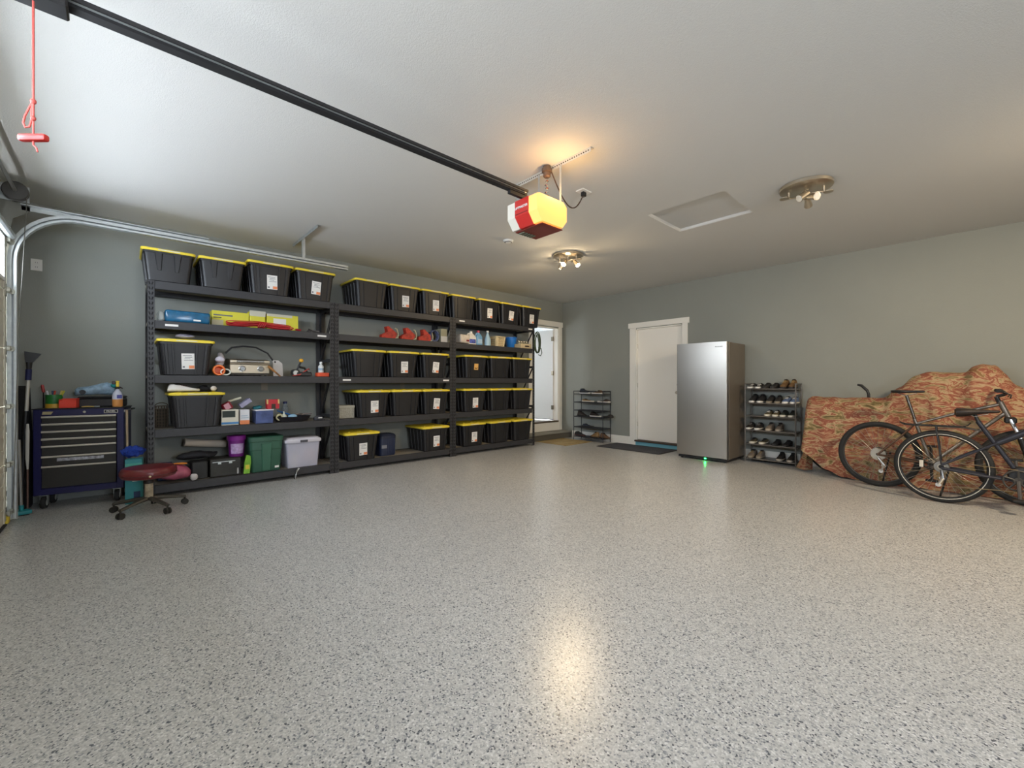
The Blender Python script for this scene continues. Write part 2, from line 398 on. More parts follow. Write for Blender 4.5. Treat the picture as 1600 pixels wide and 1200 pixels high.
# ------------------------------------------------------------------ sectional garage door (only its edge is in view)
DPAINT = mat('cream_garage_door', '#d2cebf', .5, var=.04, scale=5)
gd = bpy.data.objects.new('door_3', None); COL.objects.link(gd); gd.location = (0, GY + .012, 0); gd['kind'] = 'structure'
gd['label'] = 'cream sectional garage door with a row of windows'
gx0, gx1 = GX0 - .03, GX1 + .03
zs = [.02, .51, 1.0, 1.49, 1.98, 2.47]
for i in range(4):
    b = MB(); b.lo_hi((gx0, .008, zs[i] + .003), (gx1, .05, zs[i + 1] - .003), .004)
    for k in range(1, 5): b.lo_hi((gx0 + .02, .05, zs[i] + .1 * k - .004), (gx1 - .02, .053, zs[i] + .1 * k + .03))
    b.lo_hi((gx0, .05, zs[i] + .006), (gx0 + .07, .056, zs[i + 1] - .006))
    b.build('door_section', DPAINT, gd)
b = MB(); wx = [gx0 + .12 + 1.03 * k for k in range(6)]; z0, z1, g0, g1 = zs[4] + .003, zs[5], 2.07, 2.40
b.lo_hi((gx0, .008, z0), (gx1, .05, g0)); b.lo_hi((gx0, .008, g1), (gx1, .05, z1))
ed = [gx0] + [v for x in wx for v in (x, x + .86)] + [gx1]
for k in range(0, len(ed), 2): b.lo_hi((ed[k], .008, g0), (ed[k + 1], .05, g1))
b.lo_hi((gx0, .05, z0 + .006), (gx0 + .07, .056, z1 - .006))
top = b.build('door_section', DPAINT, gd)
for x in wx:
    f = MB(); f.lo_hi((x - .03, .05, g0 - .03), (x + .89, .062, g0)); f.lo_hi((x - .03, .05, g1), (x + .89, .062, g1 + .03)); f.lo_hi((x - .03, .05, g0), (x, .062, g1)); f.lo_hi((x + .86, .05, g0), (x + .89, .062, g1))
    f.build('window_frame', mat('white_window_frame', '#eeeeea', .4), top)
    MB().lo_hi((x, .026, g0), (x + .86, .03, g1)).build('pane', GLASS, top)
b = MB(); b.tube([(gx0 + .02, .085, 2.44), (gx1 - .02, .085, 2.44)], .03, 10); b.build('strut', GALV, gd)
b = MB()
for z in zs[1:5] + [2.40, .1]:
    b.lo_hi((gx0 + .012, .056, z - .055), (gx0 + .062, .062, z + .055), .002); b.lo_hi((gx0 + .008, .06, z - .02), (gx0 + .05, .085, z + .02), .003)
    b.cyl((gx0 + .03, .078, z), (gx0 - .07, .078, z), .006); b.lathe([(.023, -.01), (.023, .01)], (gx0 - .062, .078, z), 12, 'X')
b.build('hinge_roller_set', mat('zinc_hinge', '#a8a79b', .45, .8), gd)
b = MB(); b.lo_hi((gx0 - .01, .01, .0), (gx1, .06, .022)); b.build('bottom_seal', RUBBER, gd)
MB().lo_hi((gx0 - .02, .055, .02), (gx0 + .05, .075, .10), .004).build('bottom_bracket', mat('yellow_bracket', '#d8c23a', .5), gd)

# door track along the shelf-wall side
TX, TZ, TY = -5.615, 2.70, GY + .09
tr = thing('garage_door_track', 'galvanised curved garage door track hung from the ceiling over the racks', 'door track', (TX, 0, 0))
path = [(0, TY, .03), (0, TY, 1.0), (0, TY, 2.26)]
R = .42
for k in range(1, 11):
    a = math.pi / 2 * k / 10; path.append((0, TY + R - R * math.cos(a), 2.26 + (TZ - 2.26) * math.sin(a)))
path += [(0, .8, TZ), (0, 2.20, TZ + .008)]
def channel(mb, path, prof):
    rings = []
    for i, p in enumerate(path):
        a = Vector(path[max(i - 1, 0)]); b_ = Vector(path[min(i + 1, len(path) - 1)]); t = (b_ - a).normalized()
        nrm = Vector((0, -t.z, t.y)) * -1
        rings.append([Vector(p) + Vector((u, 0, 0)) + nrm * v for u, v in prof])
    mb.rings(rings)
b = MB(); channel(b, path, [(.028, -.026), (.028, .0), (.022, .0), (.022, -.021), (-.022, -.021), (-.022, .024), (.022, .024), (.022, .012), (.028, .012), (.028, .029), (-.028, .029), (-.028, -.026)])
b.build('track_rail', GALV, tr, 50)
b = MB(); b.lo_hi((-.09, TY - .085, .02), (-.02, TY - .075, 2.46)); b.lo_hi((-.034, TY - .08, .02), (-.028, TY + .03, 2.42))
b.build('jamb_angle', mat('pale_jamb_angle', '#c9c6b6', .5, .3), tr)
for z in (.25, .8, 1.4, 2.0): MB().lo_hi((-.036, TY - .05, z - .03), (-.028, TY + .02, z + .03), .002).build('bracket', GALV, tr)
b = MB(); b.prism([(TY - .08, 2.40), (TY - .02, 2.40), (TY + .0, 2.62), (TY + .10, 2.70), (TY + .10, 2.78), (TY - .08, 2.78)], 'X', -.034, -.028); b.build('flag_bracket', mat('flag_bracket_zinc', '#6f6e66', .55, .5), tr)
b = MB(); b.lo_hi((-.034, TY + .05, TZ + .045), (.02, .7, TZ + .052)); b.lo_hi((-.034, TY + .05, TZ + .01), (-.028, .7, TZ + .052)); b.build('track_angle', GALV, tr)
b = MB(); b.lo_hi((-.36, 1.635, CH - .036), (.58, 1.64, CH - .001)); b.lo_hi((-.36, 1.64, CH - .006), (.58, 1.672, CH - .001)); b.build('ceiling_angle', GALV, tr)
b = MB(); b.lo_hi((-.012, 1.64, TZ + .02), (.026, 1.645, CH - .006)); b.lo_hi((.022, 1.645, TZ + .02), (.026, 1.672, CH - .006)); b.build('hanger', GALV, tr)
# torsion shaft, drum and end plate over the door
ts = thing('torsion_shaft', 'steel torsion shaft with cable drum above the garage door', 'shaft', (0, GY, 2.84))
MB().cyl((TX - .06, .115, 0), (GX1 + .1, .115, 0), .013, n=10).build('shaft', mat('dull_steel', '#8c8b86', .4, .9), ts)
b = MB(); b.lathe([(.03, .0), (.03, .01), (.075, .012), (.08, .02), (.068, .026), (.068, .06), (.08, .066), (.075, .074), (.03, .076)], (TX + .0, .115, 0), 24, 'X'); b.build('cable_drum', mat('dark_cast_drum', '#4a4845', .5, .6), ts)
b = MB(); b.lo_hi((TX - .012, .002, -.07), (TX - .006, .19, .07)); b.lo_hi((TX - .06, .002, -.07), (TX - .006, .008, .07)); b.lathe([(.035, 0), (.035, .02)], (TX - .034, .115, 0), 14, 'X'); b.build('bearing_plate', GALV, ts)
MB().lathe([(.03, 0), (.033, .02), (.033, .86), (.03, .88)], (-3.3, .115, 0), 14, 'X').build('torsion_spring', BLACKP, ts)
MB().lo_hi((-2.9, .002, -.09), (-2.84, .15, .09)).build('center_bracket', GALV, ts)
MB().tube([(TX + .05, .17, 2.83), (TX + .05, .12, 1.64), (TX + .05, .09, .09)], .003, 6).build('lift_cable', mat('steel_cable', '#77756f', .4, .9), gd)
# ------------------------------------------------------------------ garage door opener
OX, OY = -2.40, 2.47
op = thing('garage_door_opener', 'red and white garage door opener with glowing lamp cover and long black rail', 'door opener', (OX, OY, 2.43))
RED = mat('red_opener_plastic', '#c8302a', .4); LENSW = mat('white_opener_lens', '#e8e2d4', .35)
LENS = mat('lit_opener_lens', '#e6c07c', .4, emit='#ffa040', estr=.75)
prof = [(-.17, .195), (-.17, .075), (-.115, 0), (.12, 0), (.17, .06), (.17, .17), (.13, .205), (-.14, .205)]
MB().prism(prof, 'X', -.165, -.075).build('lamp_cover', LENSW, op)
MB().prism(prof, 'X', .075, .165).build('lamp_cover', LENS, op)
big = [(y * 1.03, (z - .1) * 1.03 + .1) for y, z in prof]
body = MB().prism(big, 'X', -.0745, .0745).build('motor_housing', RED, op)
MB().lo_hi((-.15, -.1, -.012), (.15, .14, -.004), .003).build('bottom_panel', mat('dark_red_panel', '#7a2a20', .5), op)
b = MB()
for k in range(5): b.lo_hi((-.14, -.07 + k * .03, -.018), (-.08, -.055 + k * .03, -.012))
b.build('control_panel', mat('grey_green_buttons', '#6b7360', .5), op)
MB().lo_hi((-.07, -.1785, .085), (.07, -.1765, .092)).build('housing_seam', mat('dark_red_seam', '#8d201c', .5), body)
text_mesh('lettering', 'LIFTMASTER', .026, mat('white_lettering', '#f0ece8', .5), body, (0, -.1785, .135), (H90, 0, 0), bold=.0006)
MB().tube([(.0, 0, .0), (.02, .0, -.0)], .001, 4)
rail = MB(); rail.lo_hi((-.03, -3.2, .232), (.018, -.14, .262)); rail.lo_hi((-.012, -3.2, .262), (.0, -.14, .272)); rail.lo_hi((-.012, -.14, .222), (.0, .1, .232)); rail.lo_hi((-.02, -.3, .205), (.01, -.12, .262))
rl = rail.build('rail', mat('black_rail', '#121113', .7), op)
MB().lo_hi((.034, -3.2, .245), (.043, -.14, .262)).build('drive_belt', mat('dark_belt', '#1a181a', .6), rl)
MB().lo_hi((.018, -3.2, .246), (.020, -.14, .254)).build('rail_edge', GALV, rl)
MB().lo_hi((-.05, -2.78, .205), (.05, -2.62, .285), .006).build('trolley', BLACKP, op)
# hanging hardware
LZ = CH - 2.43
def perforated(mb, x0, x1, y, z0, z1, step=.022):
    pass
b = MB(); b.lo_hi((-.45, .148, LZ - .038), (.42, .152, LZ - .001)); b.lo_hi((-.45, .152, LZ - .005), (.42, .186, LZ - .001)); ba = b.build('ceiling_angle', mat('perforated_angle_zinc', '#cfcbc2', .45, .5), op)
b = MB()
for k in range(38): b.box((-.435 + k * .0225, .1475, LZ - .02), (.010, .002, .009))
o = b.build('punched_slots', mat('dark_slot', '#2d2822', .8), ba); o['kind'] = 'stuff'
b = MB(); b.lo_hi((-.41, .144, LZ - .14), (-.385, .147, LZ - .01)); b.box((-.27, .143, LZ - .235), (.30, .004, .022), rot=(0, math.radians(40), 0)); b.build('strap', GALV, op)
MB().lo_hi((.11, .144, .19), (.13, .147, LZ - .03)).build('strap', GALV, op); MB().lo_hi((-.13, .144, .19), (-.11, .147, LZ - .03)).build('strap', GALV, op)
b = MB(); b.lathe([(.02, -.10), (.03, -.09), (.03, -.06), (.042, -.055), (.042, -.03), (.03, -.028), (.03, -.005)], (.0, .115, LZ), 16); b.build('lamp_socket', mat('brown_socket', '#5a4638', .5), op)
b = MB()
for k in range(5): b.lathe([(.011, -.004), (.016, 0), (.011, .004), (.009, 0)], (.005 * (-1) ** k, .115, LZ - .13 - .03 * k), 10)
b.cyl((.0, .115, LZ - .1), (.0, .115, .2), .004)
b.build('chain', CHROME, op)
p0, p1 = Vector((.035, .12, LZ - .04)), Vector((-.09, .70, LZ - .05))
pts = [p0.lerp(p1, t) - Vector((0, 0, .55 * t * (1 - t) + .10 * math.sin(t * math.pi) * t)) for t in [i / 14 for i in range(15)]]
MB().tube(pts, .006, 6).build('power_cord', mat('brown_cord', '#4a3a30', .6), op)
# emergency release
rp = thing('release_cord', 'red emergency release rope with red pull handle hanging from the opener rail', 'cord', (-2.395, -.242, 2.10))
ROPE = mat('red_white_rope', '#c8584f', .7, var=.15, scale=120); REDH = mat('red_pull_handle', '#c02c26', .45)
b = MB(); b.tube([(0, 0, .532), (0, 0, .09)], .0035, 6)
b.ball((0, 0, .155), .009, (1, 1, 1.2), 6); b.ball((.003, 0, .09), .008, (1, 1, 1.2), 6)
u = Vector((_c, _s, 0))
lp = [Vector((0, 0, .155)) + u * x + Vector((0, 0, z)) for x, z in ((0, 0), (-.014, -.02), (-.032, -.055), (-.038, -.08), (-.03, -.097), (-.015, -.095), (-.006, -.07), (-.006, -.03), (0, 0))]
b.tube(lp, .0035, 6)
b.tube([Vector((0, 0, .09)), Vector((0, 0, .04)), Vector((0, 0, -.008)), u * .012 + Vector((0, 0, -.02)), u * .016 + Vector((0, 0, -.035))], .003, 6)
b.build('rope', ROPE, rp)
hb_ = MB(); hb_.box((0, 0, 0), (.104, .024, .026), .008, rot=(0, 0, YAW), seg=2); hb_.build('pull_handle', REDH, rp, loc=(0, 0, .018))

# ------------------------------------------------------------------ ceiling spot fixtures
GLOWB = mat('lit_halogen_lens', '#fff2d0', .3, emit='#ffd9a0', estr=38.)
OFFB = mat('unlit_halogen_lens', '#e9e2d4', .2)
def spot_fixture(label, loc, rz, lit, heads, power=42., color=(1, .76, .46)):
    f = thing('ceiling_spotlight', label, 'ceiling light', loc, rz, None)
    b = MB(); b.lathe([(.0005, -.034), (.196, -.034), (.205, -.028), (.205, -.002), (.198, 0), (.0005, 0)], (0, 0, 0), 40); b.build('plate', NICKEL, f)
    b = MB(); pts = [(-.15 + .3 * i / 16, .035 * math.sin(i / 16 * 2 * math.pi), -.085) for i in range(17)]; b.tube(pts, .006, 8)
    pts = [(-.035 * math.sin(i / 16 * 2 * math.pi), -.12 + .24 * i / 16, -.08) for i in range(17)]; b.tube(pts, .006, 8); b.build('arm', NICKEL, f)
    for x in (-.13, .0, .13): MB().cyl((x, .035 * math.sin((x + .15) / .3 * 2 * math.pi), -.034), (x, .035 * math.sin((x + .15) / .3 * 2 * math.pi), -.085), .010 if x else .007).build('stem', NICKEL, f)
    for x in (-.165, .165): MB().lathe([(.012, -.09), (.038, -.09), (.038, -.084), (.012, -.084)], (x, 0, 0), 18).build('ring', NICKEL, f)
    for (hx, hy, hz, dx, dy, dz) in heads:
        d = Vector((dx, dy, dz)).normalized(); p = Vector((hx, hy, hz))
        hd = MB().tube([p - d * .055, p - d * .05, p - d * .005, p + d * .05], [.012, .022, .026, .034], 16).build('spot_head', NICKEL, f)
        MB().tube([p + d * .0505, p + d * .054], [.031, .027], 16).build('bulb', GLOWB if lit else OFFB, hd)
        MB().tube([p - d * .05, (p - d * .05) * .6 + Vector((0, 0, -.034)) * .4], .005, 6).build('bracket', NICKEL, hd)
        if lit:
            q = Matrix.Rotation(rz, 4, 'Z') @ (p + d * .075) + Vector(loc)
            spot_light('spot_bulb_light', q, Matrix.Rotation(rz, 4, 'Z') @ d, power, color)
    return f
spot_fixture('round nickel ceiling spotlight switched on, between opener and back wall', (-3.87, 4.60, CH), .3, True,
             [(-.02, -.07, -.125, -.1, -1, -.85), (.10, .05, -.12, .8, -.3, -.9), (-.12, .06, -.115, -.8, .5, -.9)], 40.)
spot_fixture('round nickel ceiling spotlight switched off, beside the attic hatch', (-1.06, 4.58, CH), .35, False,
             [(-.03, -.10, -.125, -.75, -.45, -.55), (.05, -.01, -.11, .55, -.8, -.35), (.03, .12, -.11, .2, 1, -.4)])
spot_fixture('round nickel ceiling spotlight switched on, added out of view over the bicycles', (1.75, 4.60, CH), .3, True,  # fixture out of view, added to light the right side warmly
             [(-.02, -.07, -.125, -1, 1, -1.1), (.10, .05, -.12, -.6, 1, -1.2), (-.12, .06, -.115, -1.3, .6, -.9)], 75., (1, .8, .54))
spot_fixture('round nickel ceiling spotlight switched on, added out of view over the open floor', (1.75, 1.30, CH), .3, True,  # second unseen fixture, added as weaker warm fill
             [(-.02, -.07, -.125, -.6, -.3, -.9), (.10, .05, -.12, .3, .8, -.9), (-.12, .06, -.115, -.9, .3, -.9)], 22., (1, .84, .64))
warm_light('spot_glow_light', (-3.87, 4.55, 2.80), 6., (1, .76, .46), .05)
warm_light('opener_bulb_light', (OX + .20, OY + .06, 2.71), 3.5, (1, .62, .25), .04)
b = MB(); b.lathe([(.0005, -.03), (.032, -.03), (.036, -.022), (.05, -.02), (.062, -.012), (.064, 0), (.0005, 0)], (0, 0, 0), 28)
sd = thing('smoke_detector', 'small round white smoke detector on the ceiling', 'detector', (-3.995, 3.59, CH)); b.build('housing', mat('white_plastic', '#e3e1dc', .45), sd)
MB().lathe([(.034, -.024), (.048, -.0215), (.048, -.0225), (.034, -.026)], (0, 0, 0), 28).build('vent_ring', mat('grey_vent', '#77746e', .6), sd)
co = thing('ceiling_outlet', 'white electrical outlet on the ceiling with a plugged-in cord', 'outlet', (-2.49, 3.185, CH))
MB().lo_hi((-.045, -.065, -.010), (.045, .065, 0), .004).build('cover_plate', mat('white_plastic'), co)
MB().lo_hi((-.018, -.025, -.05), (.018, .02, -.01), .004).build('plug', BLACKP, co)
wo = thing('wall_outlet', 'white duplex outlet high on the wall above the tool chest', 'outlet', (WX, -.62, 2.375))
MB().lo_hi((0, -.04, -.058), (.007, .04, .058), .003).build('cover_plate', mat('white_plastic'), wo)
for z in (-.022, .022):
    q = MB().lathe([(.017, .007), (.017, .009)], (0, 0, z), 16, 'X').build('receptacle', mat('white_plastic'), wo)
    MB().lo_hi((.009, -.008, z - .006), (.0096, -.005, z + .006)).lo_hi((.009, .005, z - .006), (.0096, .008, z + .006)).build('slot', INK, q)

for px_, py_, wh in ((413, 603, 'behind the rack beside the tool chest'), (628.5, 601, 'behind the middle rack')):
    p_ = on_x(px_, py_, WX); q = thing('wall_outlet', 'small beige outlet plate on the wall ' + wh, 'outlet', (WX, p_[1], p_[2]))
    MB().lo_hi((0, -.04, -.058), (.007, .04, .058), .003).build('cover_plate', mat('beige_plastic', '#a89c8c', .5), q)
    for z in (-.022, .022): MB().lathe([(.017, .007), (.017, .009)], (0, 0, z), 12, 'X').build('receptacle', mat('beige_plastic'), q)
# ------------------------------------------------------------------ storage racks
RXF, RXB = -5.77, -6.315                         # rack front and back planes
RY = [.20, 2.09, 3.98, 5.87]
LV = [.13, .71, 1.28, 1.85, 2.262]
SLOT = mat('dark_post_slot', '#0b0b0c', .9)
DECK = mat('particle_board', '#8d8577', .8, var=.08, scale=40)
RACKN = ['rack beside the tool chest', 'middle rack', 'rack by the open doorway']
def make_rack():
    r = thing('storage_rack', '', 'rack', (0, 0, 0))
    W = RY[1] - RY[0] - .004; D = RXF - RXB
    for fx in (0, 1):
        for sy in (0, 1):
            b = MB(); X = 0 if fx == 0 else -D; sgn = -1 if fx == 0 else 1; y0 = 0 if sy == 0 else W; ys = 1 if sy == 0 else -1
            b.lo_hi((X, y0, 0), (X + sgn * .003, y0 + ys * .056, 2.26)); b.lo_hi((X, y0, 0), (X + sgn * .045, y0 + ys * .003, 2.26))
            b.lo_hi((X + sgn * .003, y0 + ys * .003, 0), (X + sgn * .045, y0 + ys * .056, .006))
            p = b.build('post', BLACKSTEEL, r)
            if fx == 0:
                b = MB()
                for k in range(43):
                    z = .05 + k * .0519
                    for q, tl in ((.016, 1), (.039, -1)): b.box((.0006, y0 + ys * q, z), (.0014, .0105, .031), rot=(tl * .28, 0, 0))
                o = b.build('punched_slots', SLOT, p); o['kind'] = 'stuff'
            elif sy == 0:
                b = MB()
    for z in LV:
        f = MB(); f.lo_hi((-.004, .057, z - .085), (-.0475, W - .057, z), .003)
        f.build('front_beam', BLACKSTEEL, r)
        MB().lo_hi((-D + .004, .057, z - .085), (-D + .0475, W - .057, z), .003).build('back_beam', BLACKSTEEL, r)
        MB().lo_hi((-D + .048, .004, z - .03), (-.048, W - .004, z - .004)).build('shelf_deck', DECK, r)
    for y in (.0045, W - .0095):
        b = MB()
        for z in (.09, .75, 1.5, 2.2): b.lo_hi((-D + .046, y, z - .02), (-.046, y + .005, z + .02))
        for z0, z1 in ((.11, .73), (.77, 1.48), (1.52, 2.18)): b.box((-D / 2, y + .0025, (z0 + z1) / 2), (.03, .004, math.hypot(D - .1, z1 - z0)), rot=(0, math.atan2(D - .1, z1 - z0), 0))
        b.build('side_brace', BLACKSTEEL, r)
    return r
rk0 = make_rack(); RACKS = []
for i in range(3):
    r = rk0 if i == 0 else copy_tree(rk0)
    r.location = (RXF, RY[i] + .002, 0); RACKS.append(r)
    tag(r, ['tall black steel shelving rack beside the tool chest, full of loose gear', 'tall black steel shelving rack in the middle of the row of three',
            'tall black steel shelving rack standing next to the open doorway'][i], 'shelving rack', 'black storage racks')
for i, px, py, n in ((0, 268, 508, 3), (0, 503, 525, 3), (1, 542, 594, 1), (1, 697, 594.5, 1), (2, 722, 501, 0), (2, 829, 513, 0)):
    x, y, z = on_x(px, py, RXF); z = min(LV, key=lambda v: abs(v - .045 - z)) - .042
    q = MB(); q.lo_hi((-.004, y - RY[i] - .055, z - .011), (-.0025, y - RY[i] + .055, z + .011)); q.build('rating_sticker', PAPER, RACKS[i])
# ------------------------------------------------------------------ totes
def tote_parts(t, W, D, H, ribs='long'):
    bh = H - .028
    bw, bd, tw, td = W * .76, D * .84, W * .90, D * .93
    b = MB(); secs = []
    for z, k in ((0, 0.), (.006, .0), (bh * .5, .5), (bh * .985, 1.), (bh * .985, 1.0), (bh, 1.0)):
        e = .012 if z == 0 else 0
        secs.append(rrect(bd + (td - bd) * k - e, bw + (tw - bw) * k - e, .03, z))
    b.rings(secs); body = b.build('body', TOTE, t)
    def fx(z): return (bd + (td - bd) * z / bh) / 2
    def fy(z): return (bw + (tw - bw) * z / bh) / 2
    b = MB()
    if ribs == 'long':
        spec = [(-.80, .07, .03, .97), (-.54, .05, .03, .97), (.40, .05, .03, .97), (.78, .07, .03, .97)]
    else:
        spec = [(-.42, .17, .35, .97), (.36, .17, .35, .97)]
    for c, hw, q0, q1 in spec:
        z0, z1 = bh * q0, bh * q1
        n0, n1 = (hw, hw) if ribs == 'long' else (hw * .55, hw * 1.15)
        r0 = [(fx(z0) - .002, (c - n0) * fy(z0), z0), (fx(z0) - .002, (c + n0) * fy(z0), z0), (fx(z0) + .009, (c + n0 * .7) * fy(z0), z0), (fx(z0) + .009, (c - n0 * .7) * fy(z0), z0)]
        r1 = [(fx(z1) - .002, (c - n1) * fy(z1), z1), (fx(z1) - .002, (c + n1) * fy(z1), z1), (fx(z1) + .009, (c + n1 * .7) * fy(z1), z1), (fx(z1) + .009, (c - n1 * .7) * fy(z1), z1)]
        b.rings([r0, r1])
    for s in (-1, 1):
        for c in (-.6, -.2, .2, .6):
            z0, z1 = bh * .03, bh * .97
            b.rings([[(c * fx(z0) - .02, s * (fy(z0) - .002), z0), (c * fx(z0) + .02, s * (fy(z0) - .002), z0), (c * fx(z0) + .014, s * (fy(z0) + .008), z0), (c * fx(z0) - .014, s * (fy(z0) + .008), z0)],
                     [(c * fx(z1) - .02, s * (fy(z1) - .002), z1), (c * fx(z1) + .02, s * (fy(z1) - .002), z1), (c * fx(z1) + .014, s * (fy(z1) + .008), z1), (c * fx(z1) - .014, s * (fy(z1) + .008), z1)]])
    b.rings([rrect(td + .012, tw + .012, .032, bh * .9), rrect(td + .014, tw + .014, .032, bh * .985)])
    b.build('rib', TOTE, body)
    b = MB(); b.rings([rrect(D - .006, W - .006, .035, bh - .012), rrect(D, W, .037, bh - .008), rrect(D, W, .037, bh + .010), rrect(D - .008, W - .008, .034, bh + .015), rrect(D - .05, W - .05, .03, bh + .015), rrect(D - .06, W - .06, .03, bh + .020), rrect(D - .10, W - .10, .03, bh + .020)])
    for y in (-.3, .0, .3):
        b.box((0, y * W, bh + .024), (D * .62, .03, .008), .003)
    lid = b.build('lid', YELLOW, t)
    MB().lo_hi((D / 2 - .003, -.09, bh - .004), (D / 2 + .0015, .09, bh + .008)).build('lid_sticker', PAINT_LID, lid)
    return body, fx, bh
def add_label(t, fx, bh, y, z, tilt=0., w=.112, h=.168):
    sl = math.atan2(fx(bh) - fx(0), bh)
    m = MB().box((0, 0, 0), (.0016, w, h)).build('paper_label', PAPER, t, loc=(fx(z) + .0022, y, z), rot=(tilt, sl, 0))
    b = MB()
    for k in range(4): b.box((.0011, -.005 + .01 * (k % 2), h * .36 - k * .017), (.0006, w * (.7 - .12 * (k % 3)), .005))
    b.box((.0011, -w * .34, -h * .36), (.0006, .018, .018))
    b.build('label_print', INK, m)
    MB().box((.0011, w * .27, -h * .37), (.0006, w * .42, h * .2)).build('label_corner', ORANGE, m)
TW, TD, TH = .505, .575, .392
protos = {}
def tote_proto(key):
    t = thing('storage_tote', '', 'tote')
    if key == 'small': tote_parts(t, .458, TD, .345, 'short')
    else:
        body, fx, bh = tote_parts(t, TW, TD, TH)
        if key == 'label': add_label(t, fx, bh, .012, .15, .03)
        if key == 'tilt': add_label(t, fx, bh, .008, .16, -.07)
        if key == 'smiley':
            m = MB().box((0, 0, 0), (.0016, .085, .105)).build('sticker', mat('orange_yellow_sticker', '#dfae62', .6), t, loc=(fx(.19) + .0022, .0, .19), rot=(0, .1, 0))
            MB().tube([(.001, -.025, -.012), (.001, -.012, -.03), (.001, .012, -.03), (.001, .025, -.012)], .007, 6).build('sticker_print', mat('dark_brown_print', '#3a2a20', .7), m)
    return t
used = set()
SHN = {4: 'top', 2: 'third', 1: 'second', 0: 'bottom'}
TOTES = [  # rack, level, y-center, kind
    (0, 4, .378, 'small'), (0, 4, .855, 'small'), (0, 4, 1.34, 'label'), (0, 4, 1.855, 'tilt'),
    (1, 4, 2.615, 'plain'), (1, 4, 3.13, 'label'), (1, 4, 3.648, 'label'), (2, 4, 4.20, 'plain'), (2, 4, 4.742, 'label'), (2, 4, 5.258, 'tilt'), (2, 4, 5.775, 'label'),
    (0, 2, .525, 'label'), (1, 2, 2.570, 'plain'), (1, 2, 3.105, 'label'), (1, 2, 3.655, 'tilt'), (2, 2, 4.455, 'smiley'), (2, 2, 5.005, 'plain'), (2, 2, 5.550, 'plain'),
    (0, 1, .622, 'plain'), (1, 1, 2.640, 'label'), (1, 1, 3.150, 'plain'), (1, 1, 3.660, 'tilt'), (2, 1, 4.435, 'label'), (2, 1, 5.005, 'plain'), (2, 1, 5.550, 'plain'),
    (1, 0, 2.470, 'label'), (1, 0, 3.660, 'label'), (2, 0, 4.415, 'label'), (2, 0, 5.010, 'plain'), (2, 0, 5.552, 'plain')]
count = {}
for r, lv, yc, kd in TOTES:
    if kd not in protos: protos[kd] = tote_proto(kd); t = protos[kd]
    else: t = copy_tree(protos[kd])
    t.location = (RXF + .03 - TD / 2 + random.uniform(-.012, .012), yc, LV[lv] + .001)
    t.rotation_euler = (0, 0, random.uniform(-.012, .012))
    k = count.get((r, lv), 0); count[(r, lv)] = k + 1
    look = {'small': 'smaller black tote', 'smiley': 'black tote with orange sticker'}.get(kd, 'black tote')
    rn = ['tool-chest-side rack', 'middle rack', 'doorway-side rack'][r]
    n = sum(1 for q in TOTES if q[0] == r and q[1] == lv)
    pos = '' if n == 1 else ', %s from garage door' % ORD[k]
    t['label'] = '%s, yellow lid, %s shelf of %s%s' % (look, SHN[lv], rn, pos) + (' ' if False else '')
    t['category'] = 'tote'; t['group'] = 'black totes with yellow lids'

# ------------------------------------------------------------------ loose things on the shelves
def S(px0, px1, pyt, X=-5.82):
    a, b, c = on_x(px0, 600, X)[1], on_x(px1, 600, X)[1], on_x((px0 + px1) / 2, pyt, X)[2]
    return (a + b) / 2, b - a, c
def carton(name, label, cat, px0, px1, pyt, lv, X, depth, m, bev=.003, rz=0., group=None, zb=None):
    y, w, zt = S(px0, px1, pyt, X); z0 = (LV[lv] if zb is None else zb) + .001
    t = thing(name, label, cat, (X - depth / 2, y, z0), rz, group)
    MB().lo_hi((-depth / 2, -w / 2, 0), (depth / 2, w / 2, zt - z0), bev).build('box', m, t)
    return t, w, zt - z0
def M(n, c='#888888', r=.5, *a, **k): return mat(n, c, r, *a, **k)
# --- rack 1, fourth shelf
y, w, zt = S(257, 329, 480); t = thing('plastic_pack', 'blue glossy plastic-wrapped package on the fourth shelf beside yellow boxes', 'package', (-5.95, y, LV[3] + .001))
MB().box((0, 0, .065), (.24, w, .13), .025, seg=3).crumple(.006, 9, 3).build('pack', M('blue_shrink_wrap', '#1f5c80', .18, var=.25, scale=18), t, 60)
MB().box((.05, -w / 2 - .03, .055), (.16, .06, .10), .02, seg=2).crumple(.012, 14, 1).build('wrap_end', mat('clear_wrap', '#c9cfcb', .15, alpha=.45), t, 60)
MB().box((.119, w * .2, .035), (.006, .07, .02), .003).build('tape', PAPER, t)
YB = M('yellow_carton', '#d7cf3a', .5)
def print_strip(t, depth, w, h, y0, y1, z0, z1, m, name='printed_panel'):
    MB().lo_hi((depth / 2, y0 * w, z0 * h), (depth / 2 + .001, y1 * w, z1 * h)).build(name, m, t)
t, w, h = carton('carton', 'long yellow carton with grey printing behind red cord, beside blue package', 'box', 331, 389, 487, 3, -6.02, .16, YB)
print_strip(t, .16, w, h, -.46, .05, .70, .78, INK, 'lettering'); print_strip(t, .16, w, h, -.46, -.25, .56, .62, BLACKP, 'lettering'); print_strip(t, .16, w, h, -.5, -.2, .0, .45, M('cream_print', '#cfc8a4'))
t, w, h = carton('carton', 'yellow and white carton with rounded top behind the red cord', 'box', 390, 415, 486, 3, -6.02, .16, YB, .012)
print_strip(t, .16, w, h, -.5, .5, .72, 1., M('pale_grey_print', '#c8c6b4'))
t, w, h = carton('carton', 'yellow carton with white top edge, end of row behind red cord', 'box', 417, 466, 492, 3, -6.02, .16, YB)
print_strip(t, .16, w, h, -.3, .1, .35, .75, PAPER); print_strip(t, .16, w, h, -.5, .3, .85, 1., M('pale_grey_print'))
